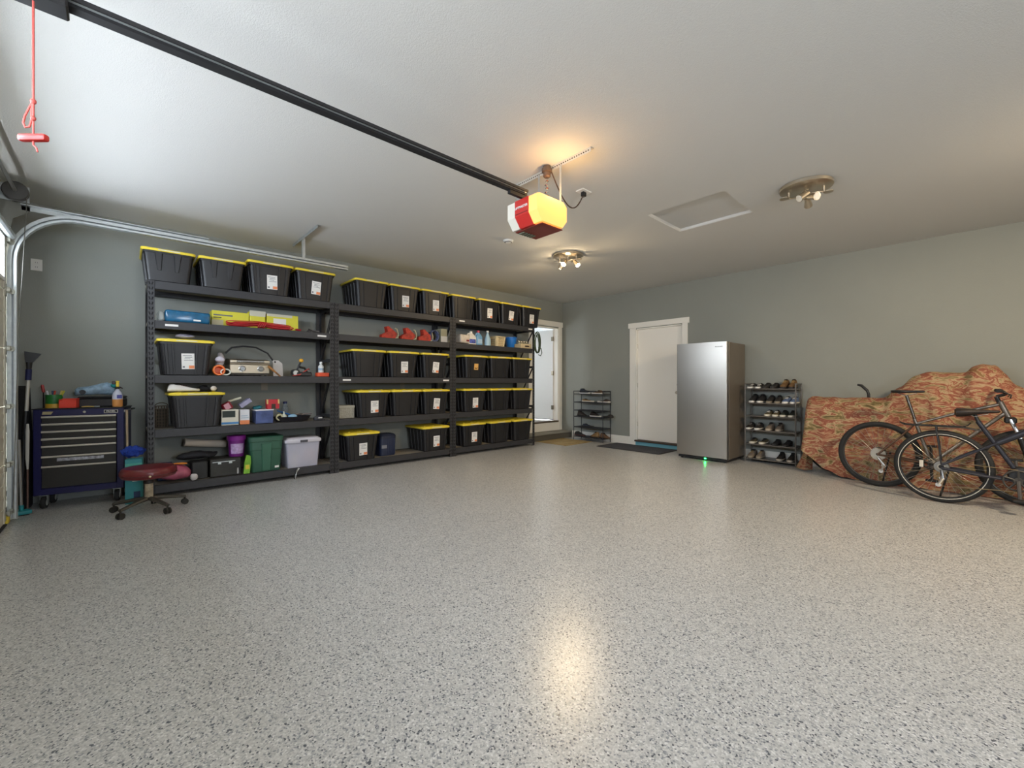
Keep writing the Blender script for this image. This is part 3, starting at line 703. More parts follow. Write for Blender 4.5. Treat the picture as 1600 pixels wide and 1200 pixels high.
ya, yb_ = on_x(336, 510, -5.84)[1], on_x(470, 510, -5.84)[1]; yc, L = (ya + yb_) / 2, yb_ - ya
t = thing('extension_cord', 'red extension cord coiled in long loops on the fourth shelf', 'cord', (-5.84, yc, LV[3]))
b = MB()
for k in range(8):
    pts = []; hh = .012 + .0075 * (k % 5)
    for i in range(28):
        a = 2 * math.pi * i / 28
        pin = math.exp(-((math.cos(a) + .05) / .35) ** 2)
        pts.append((.03 * math.sin(k * 2.1) + .012 * math.sin(a * 2 + k), L * (.36 + .035 * math.sin(k * 1.7)) * math.cos(a) + .02 * math.sin(k * 3.), max(.008, hh + math.sin(a) * (.012 + .010 * abs(math.cos(a))) * (1 - .5 * pin) + .012 + .018 * pin)))
    b.tube(pts, .0055, 6, closed=True)
b.build('loops', M('red_cord', '#b3262a', .45), t)
b = MB()
for k in range(4):
    b.tube([(.045 * math.cos(q), -.02 + .02 * k + .012 * math.sin(q * 2), .04 + .045 * math.sin(q) * .75) for q in [2 * math.pi * i / 14 for i in range(14)]], .0065, 6, closed=True)
b.build('wrapped_end', M('red_cord'), t)
MB().tube([(0, L * .43, .022), (0, L * .50, .018)], [.012, .014], 8).build('plug', M('red_plug', '#9c2028', .5), t)
y, w, zt = S(478, 500, 508, -5.95); t = thing('hand_tool', 'small dark clamp tool lying beside the red cord', 'tool', (-5.95, y, LV[3]))
b = MB(); b.box((0, -.05, .02), (.05, .05, .04), .01); b.tube([(0, -.06, .05), (.01, 0, .03), (0, .09, .014)], .012, 6); b.build('body', M('dark_tool', '#3a3634', .5), t)
MB().tube([(.02, -.02, .04), (.02, .07, .03)], .008, 6).build('lever', M('grey_tool', '#6d6866', .5), t)

# --- things on tote lids (rack 1)
LZ3, LZ2 = LV[2] + TH + .006, LV[1] + TH + .006
y, w, zt = S(276, 304, 517, -5.9)
t = MB().ball((0, 0, .022), .05, (1.0, 1.7, .5), 10).crumple(.014, 16, 2).build('cleaning_rag', M('lavender_grey_cloth', '#a9a7bd', .9, var=.15, scale=30), loc=(-5.92, y, LZ3 + .012)); tag(t, 'crumpled grey-lavender rag lying on a yellow tote lid', 'rag')
def shoe_mesh(t, L, W, Hh, up, so, low=.55, lace=None, heel=0.):
    """toe along +X, built from cross sections"""
    n = 12; st = [(0, .30, .62), (.06, .36, .95), (.2, .42, 1.), (.36, .40, .86), (.5, .40, low + .12), (.66, .46, low - .04), (.82, .44, low - .18), (.94, .34, low - .28), (1., .12, .14)]
    rs = []; ss = []
    for u, wd, hh in st:
        x = (u - .5) * L; sh = .022
        rs.append([(x, W * wd * math.copysign(abs(math.cos(a)) ** .75, math.cos(a)), sh + max(0, math.sin(a)) ** .8 * (Hh * hh - sh)) for a in [math.pi * i / (n - 1) for i in range(n)]])
        ss.append([(x * 1.03, W * (wd + .06) * math.cos(2 * math.pi * i / 10), (sh + .004 if math.sin(2 * math.pi * i / 10) > .1 else (0 if math.sin(2 * math.pi * i / 10) < -.1 else sh * .5))) for i in range(10)])
    MB().rings(rs).build('upper', up, t, 50)
    MB().rings(ss).build('sole', so, t, 50)
    op = MB(); op.ball(((-.22) * L, 0, Hh * .88), W * .3, (1.5, 1, .45), 6); op.build('opening', M('shoe_lining', '#1a1715', .9), t)
    if lace is not None:
        b = MB()
        for k in range(4):
            u = .42 + .075 * k; z = Hh * (.80 - (.80 - low + .05) * (k + .5) / 4) + .006
            b.tube([((u - .5) * L, -W * .2, z - .004), ((u - .5) * L + .006, 0, z + .004), ((u - .5) * L, W * .2, z - .004)], .0028, 5)
        b.build('laces', lace, t)
def shoe(label, loc, rz, up, so, L=.28, W=.10, Hh=.10, low=.55, lace=None, group=None, cat='shoe', name='shoe'):
    t = thing(name, label, cat, loc, rz, group); shoe_mesh(t, L, W, Hh, up, so, low, lace); return t
WSOLE = M('white_sole', '#e0dcd4', .6); DSOLE = M('dark_sole', '#2a2624', .7); LACEW = M('white_lace', '#d8d4cc', .8); LACEB = M('black_lace', '#1c1a1a', .8)
y, w, zt = S(271, 309, 598, -5.85)
shoe('white sneaker with maroon straps lying on a yellow tote lid', (-5.82, y - .02, LZ2), H90, M('white_leather', '#dcd8d2', .5), M('cream_sole', '#d6d0c0', .6), .27, .10, .08, .6, M('maroon_strap', '#6a3a40', .6))
y, w, zt = S(312, 328, 600, -5.88)
shoe('dark grey slipper on the yellow tote lid beside the white sneaker', (-5.99, y + .045, LZ2), 1.5, M('dark_grey_knit', '#3c3e44', .9), DSOLE, .17, .08, .06)
y, w, zt = S(328, 339, 603, -5.80)
t = MB().ball((0, 0, .028), .03, (1, 1, .95), 8).build('cotton_ball', M('cream_wool', '#cfc4b8', .9, bump=.4, bscale=90)); t.location = (-5.79, y, LZ2); tag(t, 'round cream ball at the edge of a yellow tote lid', 'ball')

# --- rack 1, third shelf
z3 = LV[2] + .001
y, w, zt = S(329, 347, 572, -5.80)
b = MB(); b.lathe([(.03, -.05), (.058, -.05), (.060, -.04), (.060, .045), (.055, .05), (.044, .05), (.042, .0), (.03, -.04)], (0, 0, 0), 24, 'X')
t = b.build('tape_roll', M('orange_plastic', '#e2702a', .4), loc=(-5.83, y + .025, z3 + .061)); tag(t, 'bright orange round ring lying on its side below white cloths', 'roll')
y, w, zt = S(346, 359, 579, -5.80)
b = MB(); b.tube([(0, .045 * math.cos(a), .035 + .032 * math.sin(a)) for a in [2 * math.pi * i / 20 for i in range(20)]], .008, 8, closed=True)
t = b.build('plastic_ring', M('pale_green_white_plastic', '#d5d8cc', .4), loc=(-5.80, y, z3 + .006)); tag(t, 'thin white plastic ring beside the orange ring', 'ring')
y, w, zt = S(328, 352, 546, -5.95)
t = thing('cloth_heap', 'heap of white and grey cloths piled above the orange ring', 'cloth', (-5.91, y + .008, z3))
b = MB(); b.ball((-.03, .015, .15), .078, (.7, .5, 1.5), 10).crumple(.02, 11, 5); b.build('grey_cloth', M('grey_cloth', '#b4afb2', .9, var=.12, scale=25), t, 70)
b = MB(); b.ball((.05, .0, .185), .066, (.8, .72, .5), 10).crumple(.015, 14, 8); b.build('white_cloth', M('white_cloth', '#dcdaea', .9, var=.06, scale=25), t, 70)
# steel table grill
y, w, zt = S(359, 421, 553, -5.86); h = .215
t = thing('tabletop_grill', 'stainless two-burner tabletop grill with two round knobs', 'grill', (-6.02, y, z3))
GST = mat('grill_stainless', '#b3a894', .35, .75, var=.05, scale=14); GDK = M('grill_dark', '#37322c', .6)
MB().lo_hi((-.18, -w / 2, .03), (.16, w / 2, .135), .006).build('body', GST, t)
b = MB(); b.prism([(-.18, .137), (.16, .137), (.155, .17), (.10, .2), (-.12, .21), (-.18, .18)], 'Y', -w / 2 + .003, w / 2 - .003); b.build('hood', mat('grill_hood', '#8d8270', .4, .6), t)
MB().lo_hi((.155, -w / 2, .155), (.175, w / 2, .185), .004).build('hood_lip', GST, t)
b = MB(); b.tube([(.20, -w * .34, .172), (.20, w * .34, .172)], .011, 10); 
for s in (-1, 1): b.tube([(.17, s * w * .32, .172), (.20, s * w * .32, .172)], .008, 8)
b.build('handle', CHROME, t)
for s in (-.2, .27): MB().lathe([(.038, .16), (.038, .166), (.030, .168), (.028, .19), (.024, .195), (.0005, .195)], (0, s * w, .085), 20, 'X').build('knob', CHROME, t)
MB().lo_hi((-.17, -w / 2 + .01, .012), (.15, w / 2 - .01, .03)).build('drip_tray', GDK, t)
for sx in (-1, 1):
    for sy in (-1, 1): MB().cyl((sx * .13, sy * (w / 2 - .04), 0), (sx * .13, sy * (w / 2 - .04), .03), .012).build('foot', RUBBER, t)
b = MB(); pts = [on_x(a, q, -5.98) for a, q in ((352, 552), (362, 543), (380, 541), (400, 543), (418, 552), (430, 568), (434, 577), (430, 581), (425, 577))]
t = b.tube([(p[0], p[1], max(p[2], z3 + .012)) for p in pts], .010, 8).build('gas_hose', M('black_hose', '#1e1e22', .5)); tag(t, 'black rubber hose arching over the steel tabletop grill', 'hose')
y, w, zt = S(428, 443, 551, -5.90)
t = thing('cutting_board', 'pale grey cutting board with corner handle hole leaning on the shelf', 'board', (-5.93, y, z3), 0.); t.rotation_euler = (0, -.12, .1)
MB().prism([(-.055, 0), (.055, 0), (.055, .16), (.01, .2), (-.05, .2), (-.055, .19)], 'X', -.006, .006).build('board', M('grey_board', '#b9b5b2', .5), t)
MB().lathe([(.012, .0062), (.012, .0068)], (0, -.03, .178), 12, 'X').build('hole', M('dark_hole', '#3a3836', .9), t)
def paddle(name, label, px0, py0, px1, py1, X, m, mh, r=.022):
    a, c = Vector(on_x(px0, py0, X)), Vector(on_x(px1, py1, X)); t = thing(name, label, 'brush', a)
    d = c - a; MB().tube([d * 0, d * .3, d * .62], [r, r * 1.1, r * .7], 10, flat=.6).build('head', m, t); MB().tube([d * .62, d], [r * .5, r * .45], 8).build('handle', mh, t)
    return t
paddle('grill_brush', 'tan wooden grill brush hanging over the shelf edge', 419, 572, 438, 588, -5.755, M('tan_bristle', '#b07a44', .8, bump=.5, bscale=120), M('brown_wood', '#7a5330', .6))
y, w, zt = S(447, 491, 556, -5.9)
t = thing('foot_pump', 'black foot pump with yellow knob and red hose', 'pump', (-5.94, y, z3))
b = MB(); b.box((0, .04, .03), (.16, .18, .055), .012); b.box((0, -.05, .045), (.10, .1, .09), .03, seg=2); b.build('base', M('dark_pump', '#2c2c2c', .5), t)
b = MB(); b.tube([(0, -.05, .03), (.02, -.02, .12), (.02, .01, .19)], .012, 8); b.tube([(0, .10, .05), (0, .06, .11), (.02, .0, .12)], .014, 8); b.build('lever', BLACKP, t)
MB().ball((.02, .015, .205), .026, (1, 1.1, .95), 8).build('knob', M('yellow_knob', '#e0a52c', .4), t)
MB().tube([(.07, -.10, .010), (.08, -.02, .02), (.06, .05, .07), (.04, .10, .10), (.0, .12, .09)], .007, 6).build('hose', M('red_hose', '#b4453c', .5), t)
MB().lathe([(.03, -.01), (.034, 0), (.03, .01)], (.055, -.06, .045), 16, 'X').build('gauge', GALV, t)
y, w, zt = S(496, 514, 580, -5.84); ob = thing('orange_box', 'small bright orange box at the shelf end under a white bottle', 'box', (-5.88, y, z3))
MB().lo_hi((-.05, -w / 2, 0), (.05, w / 2, .05), .003).build('box', M('orange_carton', '#e0522c', .5), ob)
y, w, zt = S(497, 509, 555, -5.84)
def bottle(name, label, loc, r, h, m, mcap, neck=.4, cap_h=.03, band=None, sx=1., group=None, shoulder=.7, cat='bottle'):
    t = thing(name, label, cat, loc, 0, group)
    hb = h - cap_h
    MB().lathe([(r * .85, 0), (r, .006), (r, hb * shoulder), (r * .85, hb * (shoulder + .1)), (r * neck, hb * .93), (r * neck, hb)], (0, 0, 0), 20, sx=sx).build('body', m, t)
    MB().lathe([(r * neck * 1.15, hb), (r * neck * 1.15, h - .004), (r * neck, h), (.0005, h)], (0, 0, 0), 16).build('cap', mcap, t)
    if band: MB().lathe([(r * 1.012, band[0] * h), (r * 1.012, band[1] * h)], (0, 0, 0), 20, sx=sx).build('wrap_label', band[2], t)
    return t
bottle('glue_bottle', 'white plastic bottle with blue band standing on the orange box', (-5.88, y, z3 + .051), .034, .145, M('white_bottle', '#dadbd8', .4), M('white_cap', '#e8e8e6', .4), .45, .03, (.22, .42, M('pale_blue_band', '#9cb2c4', .5)))

# --- rack 1, second shelf
z2 = LV[1] + .001
y, w, zt = S(246, 260, 630, -5.98)
t = thing('wicker_basket', 'brown wire-mesh lantern basket behind the post next to a tote', 'basket', (-6.05, y, z2))
b = MB(); R_ = .058; hh = .23
for k in range(14):
    a = 2 * math.pi * k / 14; b.tube([(R_ * math.cos(a), R_ * math.sin(a), 0), (R_ * math.cos(a), R_ * math.sin(a), hh)], .004, 5)
for q in range(8): b.tube([(R_ * math.cos(2 * math.pi * i / 20), R_ * math.sin(2 * math.pi * i / 20), .005 + hh * q / 7) for i in range(20)], .004, 5, closed=True)
b.build('weave', M('brown_wire', '#4b3f30', .6), t)
MB().lathe([(.05, .002), (.05, .2)], (0, 0, 0), 16).build('liner', M('dark_liner', '#38322a', .8), t)
b = MB(); b.tube([(0, R_ * math.cos(a), hh + .04 * math.sin(a)) for a in [math.pi * i / 10 for i in range(11)]], .005, 6); b.build('handle', M('brown_wire'), t)
t, w, h = carton('open_carton', 'open white carton with blue band holding red items', 'box', 346, 373, 640, 1, -5.82, .2, M('cream_carton', '#d6d2c2', .7))
print_strip(t, .2, w, h, -.5, .5, .07, .2, M('blue_print', '#3f7fb8', .6)); print_strip(t, .2, w, h, -.45, .3, .5, .92, M('dark_green_print', '#24302c', .6))
b = MB(); b.box((.02, -.02, h + .035), (.05, .10, .09), .01, rot=(.5, 0, .2)); b.build('red_pack', M('dark_red_pack', '#8c1f30', .4), t)
MB().box((.05, -.02, h + .035), (.006, .06, .07), .002, rot=(.5, 0, .2)).build('pink_card', M('pink_card', '#d7a2b4', .6), t)
MB().tube([(-.02, .0, h + .09), (-.02, .13, h + .13)], .013, 10).build('white_tube', M('cream_tube', '#d4d2be', .5), t)
t, w, h = carton('paper_carton', 'white paper-wrapped carton with orange corner beside clear box', 'box', 375, 390, 640, 1, -5.84, .18, M('paper_white', '#d9dae0', .7))
print_strip(t, .18, w, h, -.5, .5, 0, .28, ORANGE); print_strip(t, .18, w, h, -.4, .3, .55, .6, M('pale_blue_band')); print_strip(t, .18, w, h, -.4, .4, .42, .46, M('pale_blue_band'))
y0_, w0_, _ = S(372, 394, 630, -5.9)
t = MB().box((0, 0, 0), (.12, w0_ * .9, .05), .002, rot=(.62, 0, 0)).build('flap_box', M('lavender_card', '#9a98b4', .6), loc=(-5.93, y0_, z2 + h + .075)); tag(t, 'lavender-grey flat box lying tilted on the paper carton', 'box')
t, w, h = carton('clear_box', 'clear plastic box with white rim and blue contents', 'box', 400, 427, 641, 1, -5.82, .22, mat('clear_blue_plastic', '#5b6a9c', .2, alpha=.75, var=.3, scale=14))
b = MB(); b.rings([rrect(.235, w + .012, .01, h - .004), rrect(.235, w + .012, .01, h + .010)]); b.build('rim', M('white_rim', '#d8d8dc', .4), t)
b = MB()
for k, (x, yy, a) in enumerate(((-.06, -.05, .3), (.03, -.055, -.4))): b.box((x, yy, h + .03), (.04, .09, .035), .01, rot=(.2, .1, a))
b.build('tools', M('teal_tools', '#1c6670', .45, var=.4, scale=30), t)
y, w, zt = S(415, 434, 624, -5.86); t = thing('red_gift_box', 'red patterned gift box standing on the clear plastic box', 'box', (-5.88, y + .012, z2 + h + .0125))
MB().lo_hi((-.045, -w / 2, 0), (.045, w / 2, .115), .003).build('box', M('red_carton', '#b3202c', .5), t)
for s in (-1, 1): MB().lo_hi((.045, s * w * .46 - .012, .06), (.0462, s * w * .46 + .006, .115)).build('gold_print', M('gold_print', '#cfae6a', .5), t)
MB().lo_hi((.045, -.02, .0), (.0462, .025, .06)).build('dark_print', M('dark_brown_print'), t)
t = MB().box((0, 0, .04), (.10, .13, .075), .02, seg=2).crumple(.008, 14, 4).build('red_bag', M('dark_red_foil', '#8e1a26', .25, var=.3, scale=22), loc=(-6.12, y - .02, z2 + .03)); tag(t, 'crinkled dark red foil bag behind the red gift box', 'bag')
y, w, zt = S(447, 459, 623, -6.0)
bottle('water_bottle', 'clear bottle with dark blue cap standing behind the black tray', (-6.22, y, z2), .042, .24, mat('clear_bottle', '#8d97a0', .15, alpha=.5), M('navy_cap', '#23285a', .4), .5, .028)
y, w, zt = S(430, 489, 648, -5.85)
tr_ = thing('serving_tray', 'shallow black oval tray of small household items', 'tray', (-5.95, y, z2))
b = MB(); b.rings([[(q * math.cos(a) * .9, p * math.sin(a), z) for a in [2 * math.pi * i / 36 for i in range(36)]] for q, p, z in ((.12, w * .42, 0), (.165, w * .5, .06), (.172, w * .515, .062), (.160, w * .49, .058), (.115, w * .41, .008))])
b.build('tray', M('black_tray', '#26242a', .35), tr_)
def at_tray(px): return on_x(px, 600, -5.88)[1]
t = thing('white_tube_bottle', 'white squeeze bottle with pointed tip standing in the tray', 'bottle', (-5.91, at_tray(444.5), z2 + .010)); MB().lathe([(.034, 0), (.036, .05), (.028, .07), (.012, .085), (.006, .115), (.003, .12)], (0, 0, 0), 16).build('body', M('pale_white_plastic', '#cfd6cc', .45), t)
t = thing('masking_tape', 'pale yellow tape roll lying in the tray beside the white bottle', 'roll', (-5.90, at_tray(437), z2 + .060)); MB().lathe([(.022, -.02), (.042, -.02), (.042, .02), (.022, .02), (.022, -.02)], (0, 0, 0), 20, 'X').build('roll', M('pale_yellow_tape', '#c9c29a', .7), t)
t = MB().ball((0, 0, .03), .05, (.8, 1.1, .6), 8).crumple(.008, 18, 2).build('dust_mask', M('light_blue_fabric', '#8fb8d4', .8), loc=(-5.88, at_tray(457), z2 + .032)); tag(t, 'light blue cloth mask lying in the black tray', 'mask')
t = MB().tube([(0, -.10, .09), (0, .02, .045), (.01, .10, .015)], [.012, .02, .014], 8, flat=.5).build('blue_scoop', M('bright_blue_plastic', '#2a6fc0', .4), loc=(-5.98, at_tray(450), z2 + .045)); tag(t, 'bright blue plastic scoop leaning in the black tray', 'scoop')
b = MB()
for k in range(6): b.tube([(random.uniform(-.06, .06), -.09 + .035 * k, .02 + random.random() * .015), (random.uniform(-.06, .06), -.03 + .035 * k, .03)], .009, 6)
t = b.build('spare_wires', M('grey_brown_metal', '#7d716c', .5, .4), loc=(-5.93, at_tray(470), z2 + .055)); t['kind'] = 'stuff'; tag(t, 'loose grey metal bits lying in the black tray', 'bits')
y, w, zt = S(490, 508, 647, -5.85)
t = thing('baseball_hat', 'dark grey cap with white marks next to the tray', 'cap', (-5.89, y, z2))
MB().lathe([(.062,0),(.06,.02),(.047,.045),(.022,.056),(.0005,.058)], (0, 0, 0), 18).build('crown', M('dark_grey_cloth', '#3a3a40', .8), t); MB().box((.06, .01, .008), (.07, .09, .008), .003).build('brim', M('dark_grey_cloth'), t); MB().box((.058, .005, .03), (.01, .05, .014), .003, rot=(0, -.5, 0)).build('emblem', PAPER, t)
# --- rack 1, bottom shelf
z1 = LV[0] + .001
y, w, zt = S(246, 268, 705, -5.85)
t = thing('tool_case', 'navy plastic tool case with grey lid and carry handle', 'case', (-6.10, y + .03, z1))
MB().lo_hi((-.1, -.085, 0), (.1, .085, .13), .012).build('case', M('navy_case', '#1d2a4e', .45), t); MB().lo_hi((-.102, -.087, .10), (.102, .087, .122), .008).build('lid_band', M('pale_grey_case', '#8f97a4', .45), t)
MB().tube([(0, -.05, .13), (0, -.04, .175), (0, .04, .175), (0, .05, .13)], .012, 8).build('handle', M('navy_case'), t)
y, w, zt = S(268, 284, 724, -5.82)
t = thing('orange_tool', 'orange-handled scraper resting on the pink bag', 'tool', (-5.83, y, z1 + .195)); MB().tube([(0, -.10, 0), (0, .0, .004), (0, .05, .0), (0, .09, -.005)], [.008, .014, .020, .012], 8, flat=.6).build('handle', M('orange_handle', '#e08a2c', .4), t); MB().box((0, -.13, .0), (.04, .08, .004)).build('blade', GALV, t)
y, w, zt = S(256, 300, 722, -5.84)
t = MB().ball((0, 0, .08), .1, (.95, 1.35, .8), 12).crumple(.022, 9, 6).build('pink_bag', M('pink_plastic_bag', '#a5546a', .35, var=.25, scale=16), loc=(-5.86, y - .02, z1 + .016)); tag(t, 'crumpled pink plastic bag on the bottom shelf behind the red stool', 'bag')
t = MB().ball((0, 0, .03), .045, (.7, .9, .8), 8).crumple(.012, 16, 9).build('white_bag', M('white_plastic_bag', '#cfc9c8', .35), loc=(-5.775, on_x(299, 600, -5.8)[1] + .02, z1 + .016)); tag(t, 'small white plastic bag beside the pink bag', 'bag')
y, w, zt = S(300, 326, 722, -5.85); t, w, h = carton('black_box', 'plain black box on the bottom shelf under a dark jacket', 'box', 300, 325, 722, 0, -5.84, .22, M('soft_black', '#232323', .6), .008)
y2, w2, _ = S(272, 345, 708, -5.95)
b = MB(); b.ball((0, 0, .0), .1, (1.2, w2 / .22, .42), 14).crumple(.03, 6, 3).crumple(.012, 20, 1)
t = b.build('dark_jacket', M('charcoal_fabric', '#26262b', .85, var=.3, scale=20), loc=(-6.0, y2, z1 + .255)); tag(t, 'crumpled charcoal jacket piled on boxes on the bottom shelf', 'jacket')
a, c = Vector(on_x(288, 694, -6.15)), Vector(on_x(352, 696, -6.20)); t = thing('rolled_mat', 'rolled cream mat lying above the dark jacket', 'mat', (a.x, a.y, a.z - .02)); d = c - a
MB().tube([Vector((0, 0, .04)), d * .5 + Vector((0, 0, .04)), d + Vector((0, 0, .04))], .045, 18).build('roll', M('cream_mat', '#d2c6b8', .75), t); MB().tube([Vector((.004, -.002, .04)) - d * .004, Vector((.004, -.001, .04))], .028, 14).build('inner_coil', M('pale_coil', '#8a8078', .8), t)
t, w, h = carton('metal_case', 'dark metal utility case with silver latches under the purple bucket', 'case', 328, 377, 716, 0, -5.83, .24, mat('dark_metal_case', '#2c2a24', .4, .3, var=.2, scale=12), .008)
for q in (-.25, .1): MB().lo_hi((.12, q * w, h * .7), (.126, q * w + .03, h * .82)).build('latch', GALV, t)
MB().lo_hi((.12, w * .36, h * .06), (.126, w * .36 + .014, h * .4)).build('corner_latch', CHROME, t)
MB().lo_hi((.12, -w * .42, h * .8), (.1225, w * .3, h * .84)).build('trim_strip', GALV, t)
y, w, zt = S(354, 388, 681, -5.86)
t = thing('purple_bucket', 'purple plastic bucket with lid and printed label on the metal case', 'bucket', (-5.93, y, z1 + h + .001)); hh = zt - (z1 + h)
r = w * .42
MB().lathe([(r * .80, 0), (r * .82, .006), (r * .95, hh * .8), (r, hh * .8)], (0, 0, 0), 28).build('pail', M('purple_plastic', '#6f1f78', .35), t)
MB().lathe([(r * 1.04, hh * .78), (r * 1.06, hh * .80), (r * 1.06, hh * .97), (r * .98, hh), (.0005, hh)], (0, 0, 0), 28).build('lid', M('purple_lid', '#7d2386', .35), t)
lb = [(r * .90 * math.cos(a) * 1.03, r * .90 * math.sin(a) * 1.03) for a in [-.9 + 1.7 * i / 12 for i in range(13)]]
b = MB(); b.rings([[(p[0] * (.93), p[1] * .93, hh * .15) for p in lb] + [(p[0] * .92, p[1] * .92, hh * .15) for p in reversed(lb)], [(p[0] * 1.01, p[1] * 1.01, hh * .62) for p in lb] + [(p[0] * 1.0, p[1] * 1.0, hh * .62) for p in reversed(lb)]]); b.build('label', M('lilac_label', '#b79cc8', .5, var=.3, scale=30), t)
t = thing('green_bag', 'bright green and yellow seed bag squeezed beside the green bin', 'bag', (-5.80, on_x(384.5, 600, -5.8)[1], z1 + .008)); b = MB(); b.prism([(-.025, 0), (.03, 0), (.045, .12), (.04, .2), (.0, .215), (-.02, .12)], 'X', -.02, .02).crumple(.006, 12, 3); b.build('bag', M('lime_bag', '#79b42e', .4, var=.35, scale=14), t)
MB().lo_hi((.018, -.01, .05), (.024, .03, .10)).build('print', M('yellow_print', '#d6c43c', .5), t)
# green bin
y, w, zt = S(389, 443, 682, -5.80); hh = zt - z1
t = thing('green_tote', 'dark green plastic storage bin with rolled rim on the bottom shelf', 'tote', (-5.99, y, z1))
GRN = M('green_bin_plastic', '#2f5a48', .45, var=.06, scale=10)
MB().rings([rrect(.34, w * .84, .03, 0), rrect(.345, w * .85, .03, .01), rrect(.37, w * .93, .035, hh * .62), rrect(.385, w * .945, .035, hh * .63), rrect(.39, w * .955, .035, hh * .86), rrect(.41, w * 1.0, .035, hh * .87), rrect(.41, w * 1.0, .035, hh * .93)]).build('body', GRN, t)
b = MB(); b.rings([rrect(.42, w * 1.02, .035, hh * .93), rrect(.42, w * 1.02, .035, hh * .98), rrect(.40, w * .97, .03, hh)]); b.build('lid', M('green_bin_lid', '#2a5443', .45), t)
b = MB(); b.rings([[(.18, -w * .12, hh * .03), (.18, w * .12, hh * .03), (.185, w * .1, hh * .03), (.185, -w * .1, hh * .03)], [(.19, -w * .16, hh * .8), (.19, w * .16, hh * .8), (.203, w * .14, hh * .8), (.203, -w * .14, hh * .8)]]); b.build('front_panel', M('green_bin_panel', '#35634f', .45), t)
MB().lo_hi((.187, w * .24, hh * .08), (.1885, w * .36, hh * .14)).build('sticker_remnant', PAPER, t)
# clear white bin
y, w, zt = S(444, 501, 684, -5.80); hh = zt - z1
t = thing('clear_tote', 'frosted clear storage bin with white lid and grey latch', 'tote', (-5.97, y + .01, z1))
b = MB(); b.rings([rrect(.30, w * .82, .02, 0), rrect(.33, w * .93, .025, hh * .85)]); b.build('body', mat('frosted_plastic', '#cfcfe0', .35, alpha=.68, var=.05, scale=6), t)
b = MB(); b.rings([rrect(.36, w * .98, .03, hh * .84), rrect(.37, w * 1.0, .03, hh * .86), rrect(.37, w * 1.0, .03, hh * .94), rrect(.33, w * .9, .03, hh * .97), rrect(.3, w * .85, .03, hh)]); b.build('lid', M('white_bin_lid', '#d2d0da', .4), t)
MB().lo_hi((.184, -.045, hh * .85), (.19, .045, hh * .93), .003).build('latch', M('grey_latch', '#4b4a50', .5), t)
MB().lathe([(.045, .01), (.045, hh * .5)], (.10, -w * .2, 0), 16).build('contents', M('cream_contents', '#d2c49a', .7), t)
MB().box((.09, w * .18, hh * .4), (.1, w * .3, hh * .4), .01).build('contents', M('pink_contents', '#c9a8a0', .7), t)
# clamp on the shelf edge
y = on_x(463, 738, RXF)[1]
t = thing('spring_clamp', 'small chrome spring clamp gripping the bottom shelf beam', 'clamp', (RXF + .004, y, LV[0] - .05))
b = MB(); b.tube([(.012, .02, .055), (.018, .0, .02), (.02, -.015, -.04), (.012, -.02, -.075)], [.006, .010, .008, .006], 8); b.tube([(.012, .03, .05), (.012, .012, .02)], .007, 8); b.build('jaw', CHROME, t)
MB().tube([(.012, -.02, -.04), (.012, -.022, -.079)], .008, 8).build('grip', BLACKP, t)

# ------------------------------------------------------------------ rack 2 loose things
z4 = LV[3] + .001
for k, (px0, px1, pt) in enumerate(((599, 619, 508), (630, 647, 511), (657, 673, 513))):
    y, w, zt = S(px0, px1, pt, -5.86)
    t = thing('strap_bundle', ['red folded strap bundle with a cream loop, first from the garage door', 'red folded strap bundle with a cream loop, between two others', 'red folded strap bundle beside the navy and white roll'][k], 'strap bundle', (-5.90, y, z4), 0, 'red strap bundles on the middle rack')
    b = MB(); b.prism([(-.12, .008), (.08, .008), (.11, .08), (.06, .12), (-.02, .185), (-.05, .175), (-.04, .10), (-.12, .055)], 'X', -.05, .05).crumple(.012, 13, k + 2.); b.build('folded_strap', M('red_orange_webbing', '#a83020', .6, var=.45, scale=20), t)
    b = MB(); b.tube([(.02, .13, .012), (.0, .15, .09), (-.01, .135, .15), (0, .11, .165)], .010, 6, flat=1.8); b.tube([(.05, .08, .01), (.05, .115, .022), (.03, .12, .03)], .007, 6); b.build('cream_loop', M('cream_webbing', '#c8c2a2', .7), t)
y, w, zt = S(676, 690, 511, -5.86)
t = thing('navy_roll', 'navy and white patterned coil of cord at the end of strap bundles', 'roll', (-5.88, 3.69, z4)); b = MB()
for k in range(4): b.tube([(-.04 + .022 * k, .075 * math.cos(a), .095 + .085 * math.sin(a)) for a in [2 * math.pi * i / 18 for i in range(18)]], .011, 6, closed=True)
b.build('coil', M('navy_white_cord', '#4a5270', .6, var=.9, scale=26), t)
t, w, h = carton('grey_carton', 'small olive-grey box with pale front at the post of the middle rack', 'box', 689, 699, 514, 3, -5.83, .2, M('olive_grey_card', '#8d8a72', .7))
print_strip(t, .2, w, h, -.5, .5, 0, .45, M('pale_front', '#b9b7b4', .6))
t, w, h = carton('woven_box', 'pale grey woven storage box with lid behind the rack post', 'box', 530, 554, 634, 1, -5.86, .24, M('woven_grey', '#9d998c', .8, var=.2, scale=60, bump=.6, bscale=90), .006)
MB().lo_hi((-.124, -w / 2 - .004, h - .03), (.124, w / 2 + .004, h + .004), .004).build('lid', M('woven_lid', '#a8a496', .8), t)
y, w, zt = S(592, 618, 678, -5.9)
t = thing('navy_cooler', 'small navy ribbed cooler box between two totes on the bottom shelf', 'cooler', (-5.99, y, z1)); hh = zt - z1
NAVY = M('navy_plastic', '#232c46', .45)
MB().rings([rrect(.24, w * .9, .04, 0), rrect(.26, w * .98, .045, hh * .8)]).build('body', NAVY, t); MB().rings([rrect(.27, w, .05, hh * .8), rrect(.27, w, .05, hh * .92), rrect(.22, w * .85, .05, hh)]).build('lid', M('navy_lid', '#1b2338', .45), t)
b = MB()
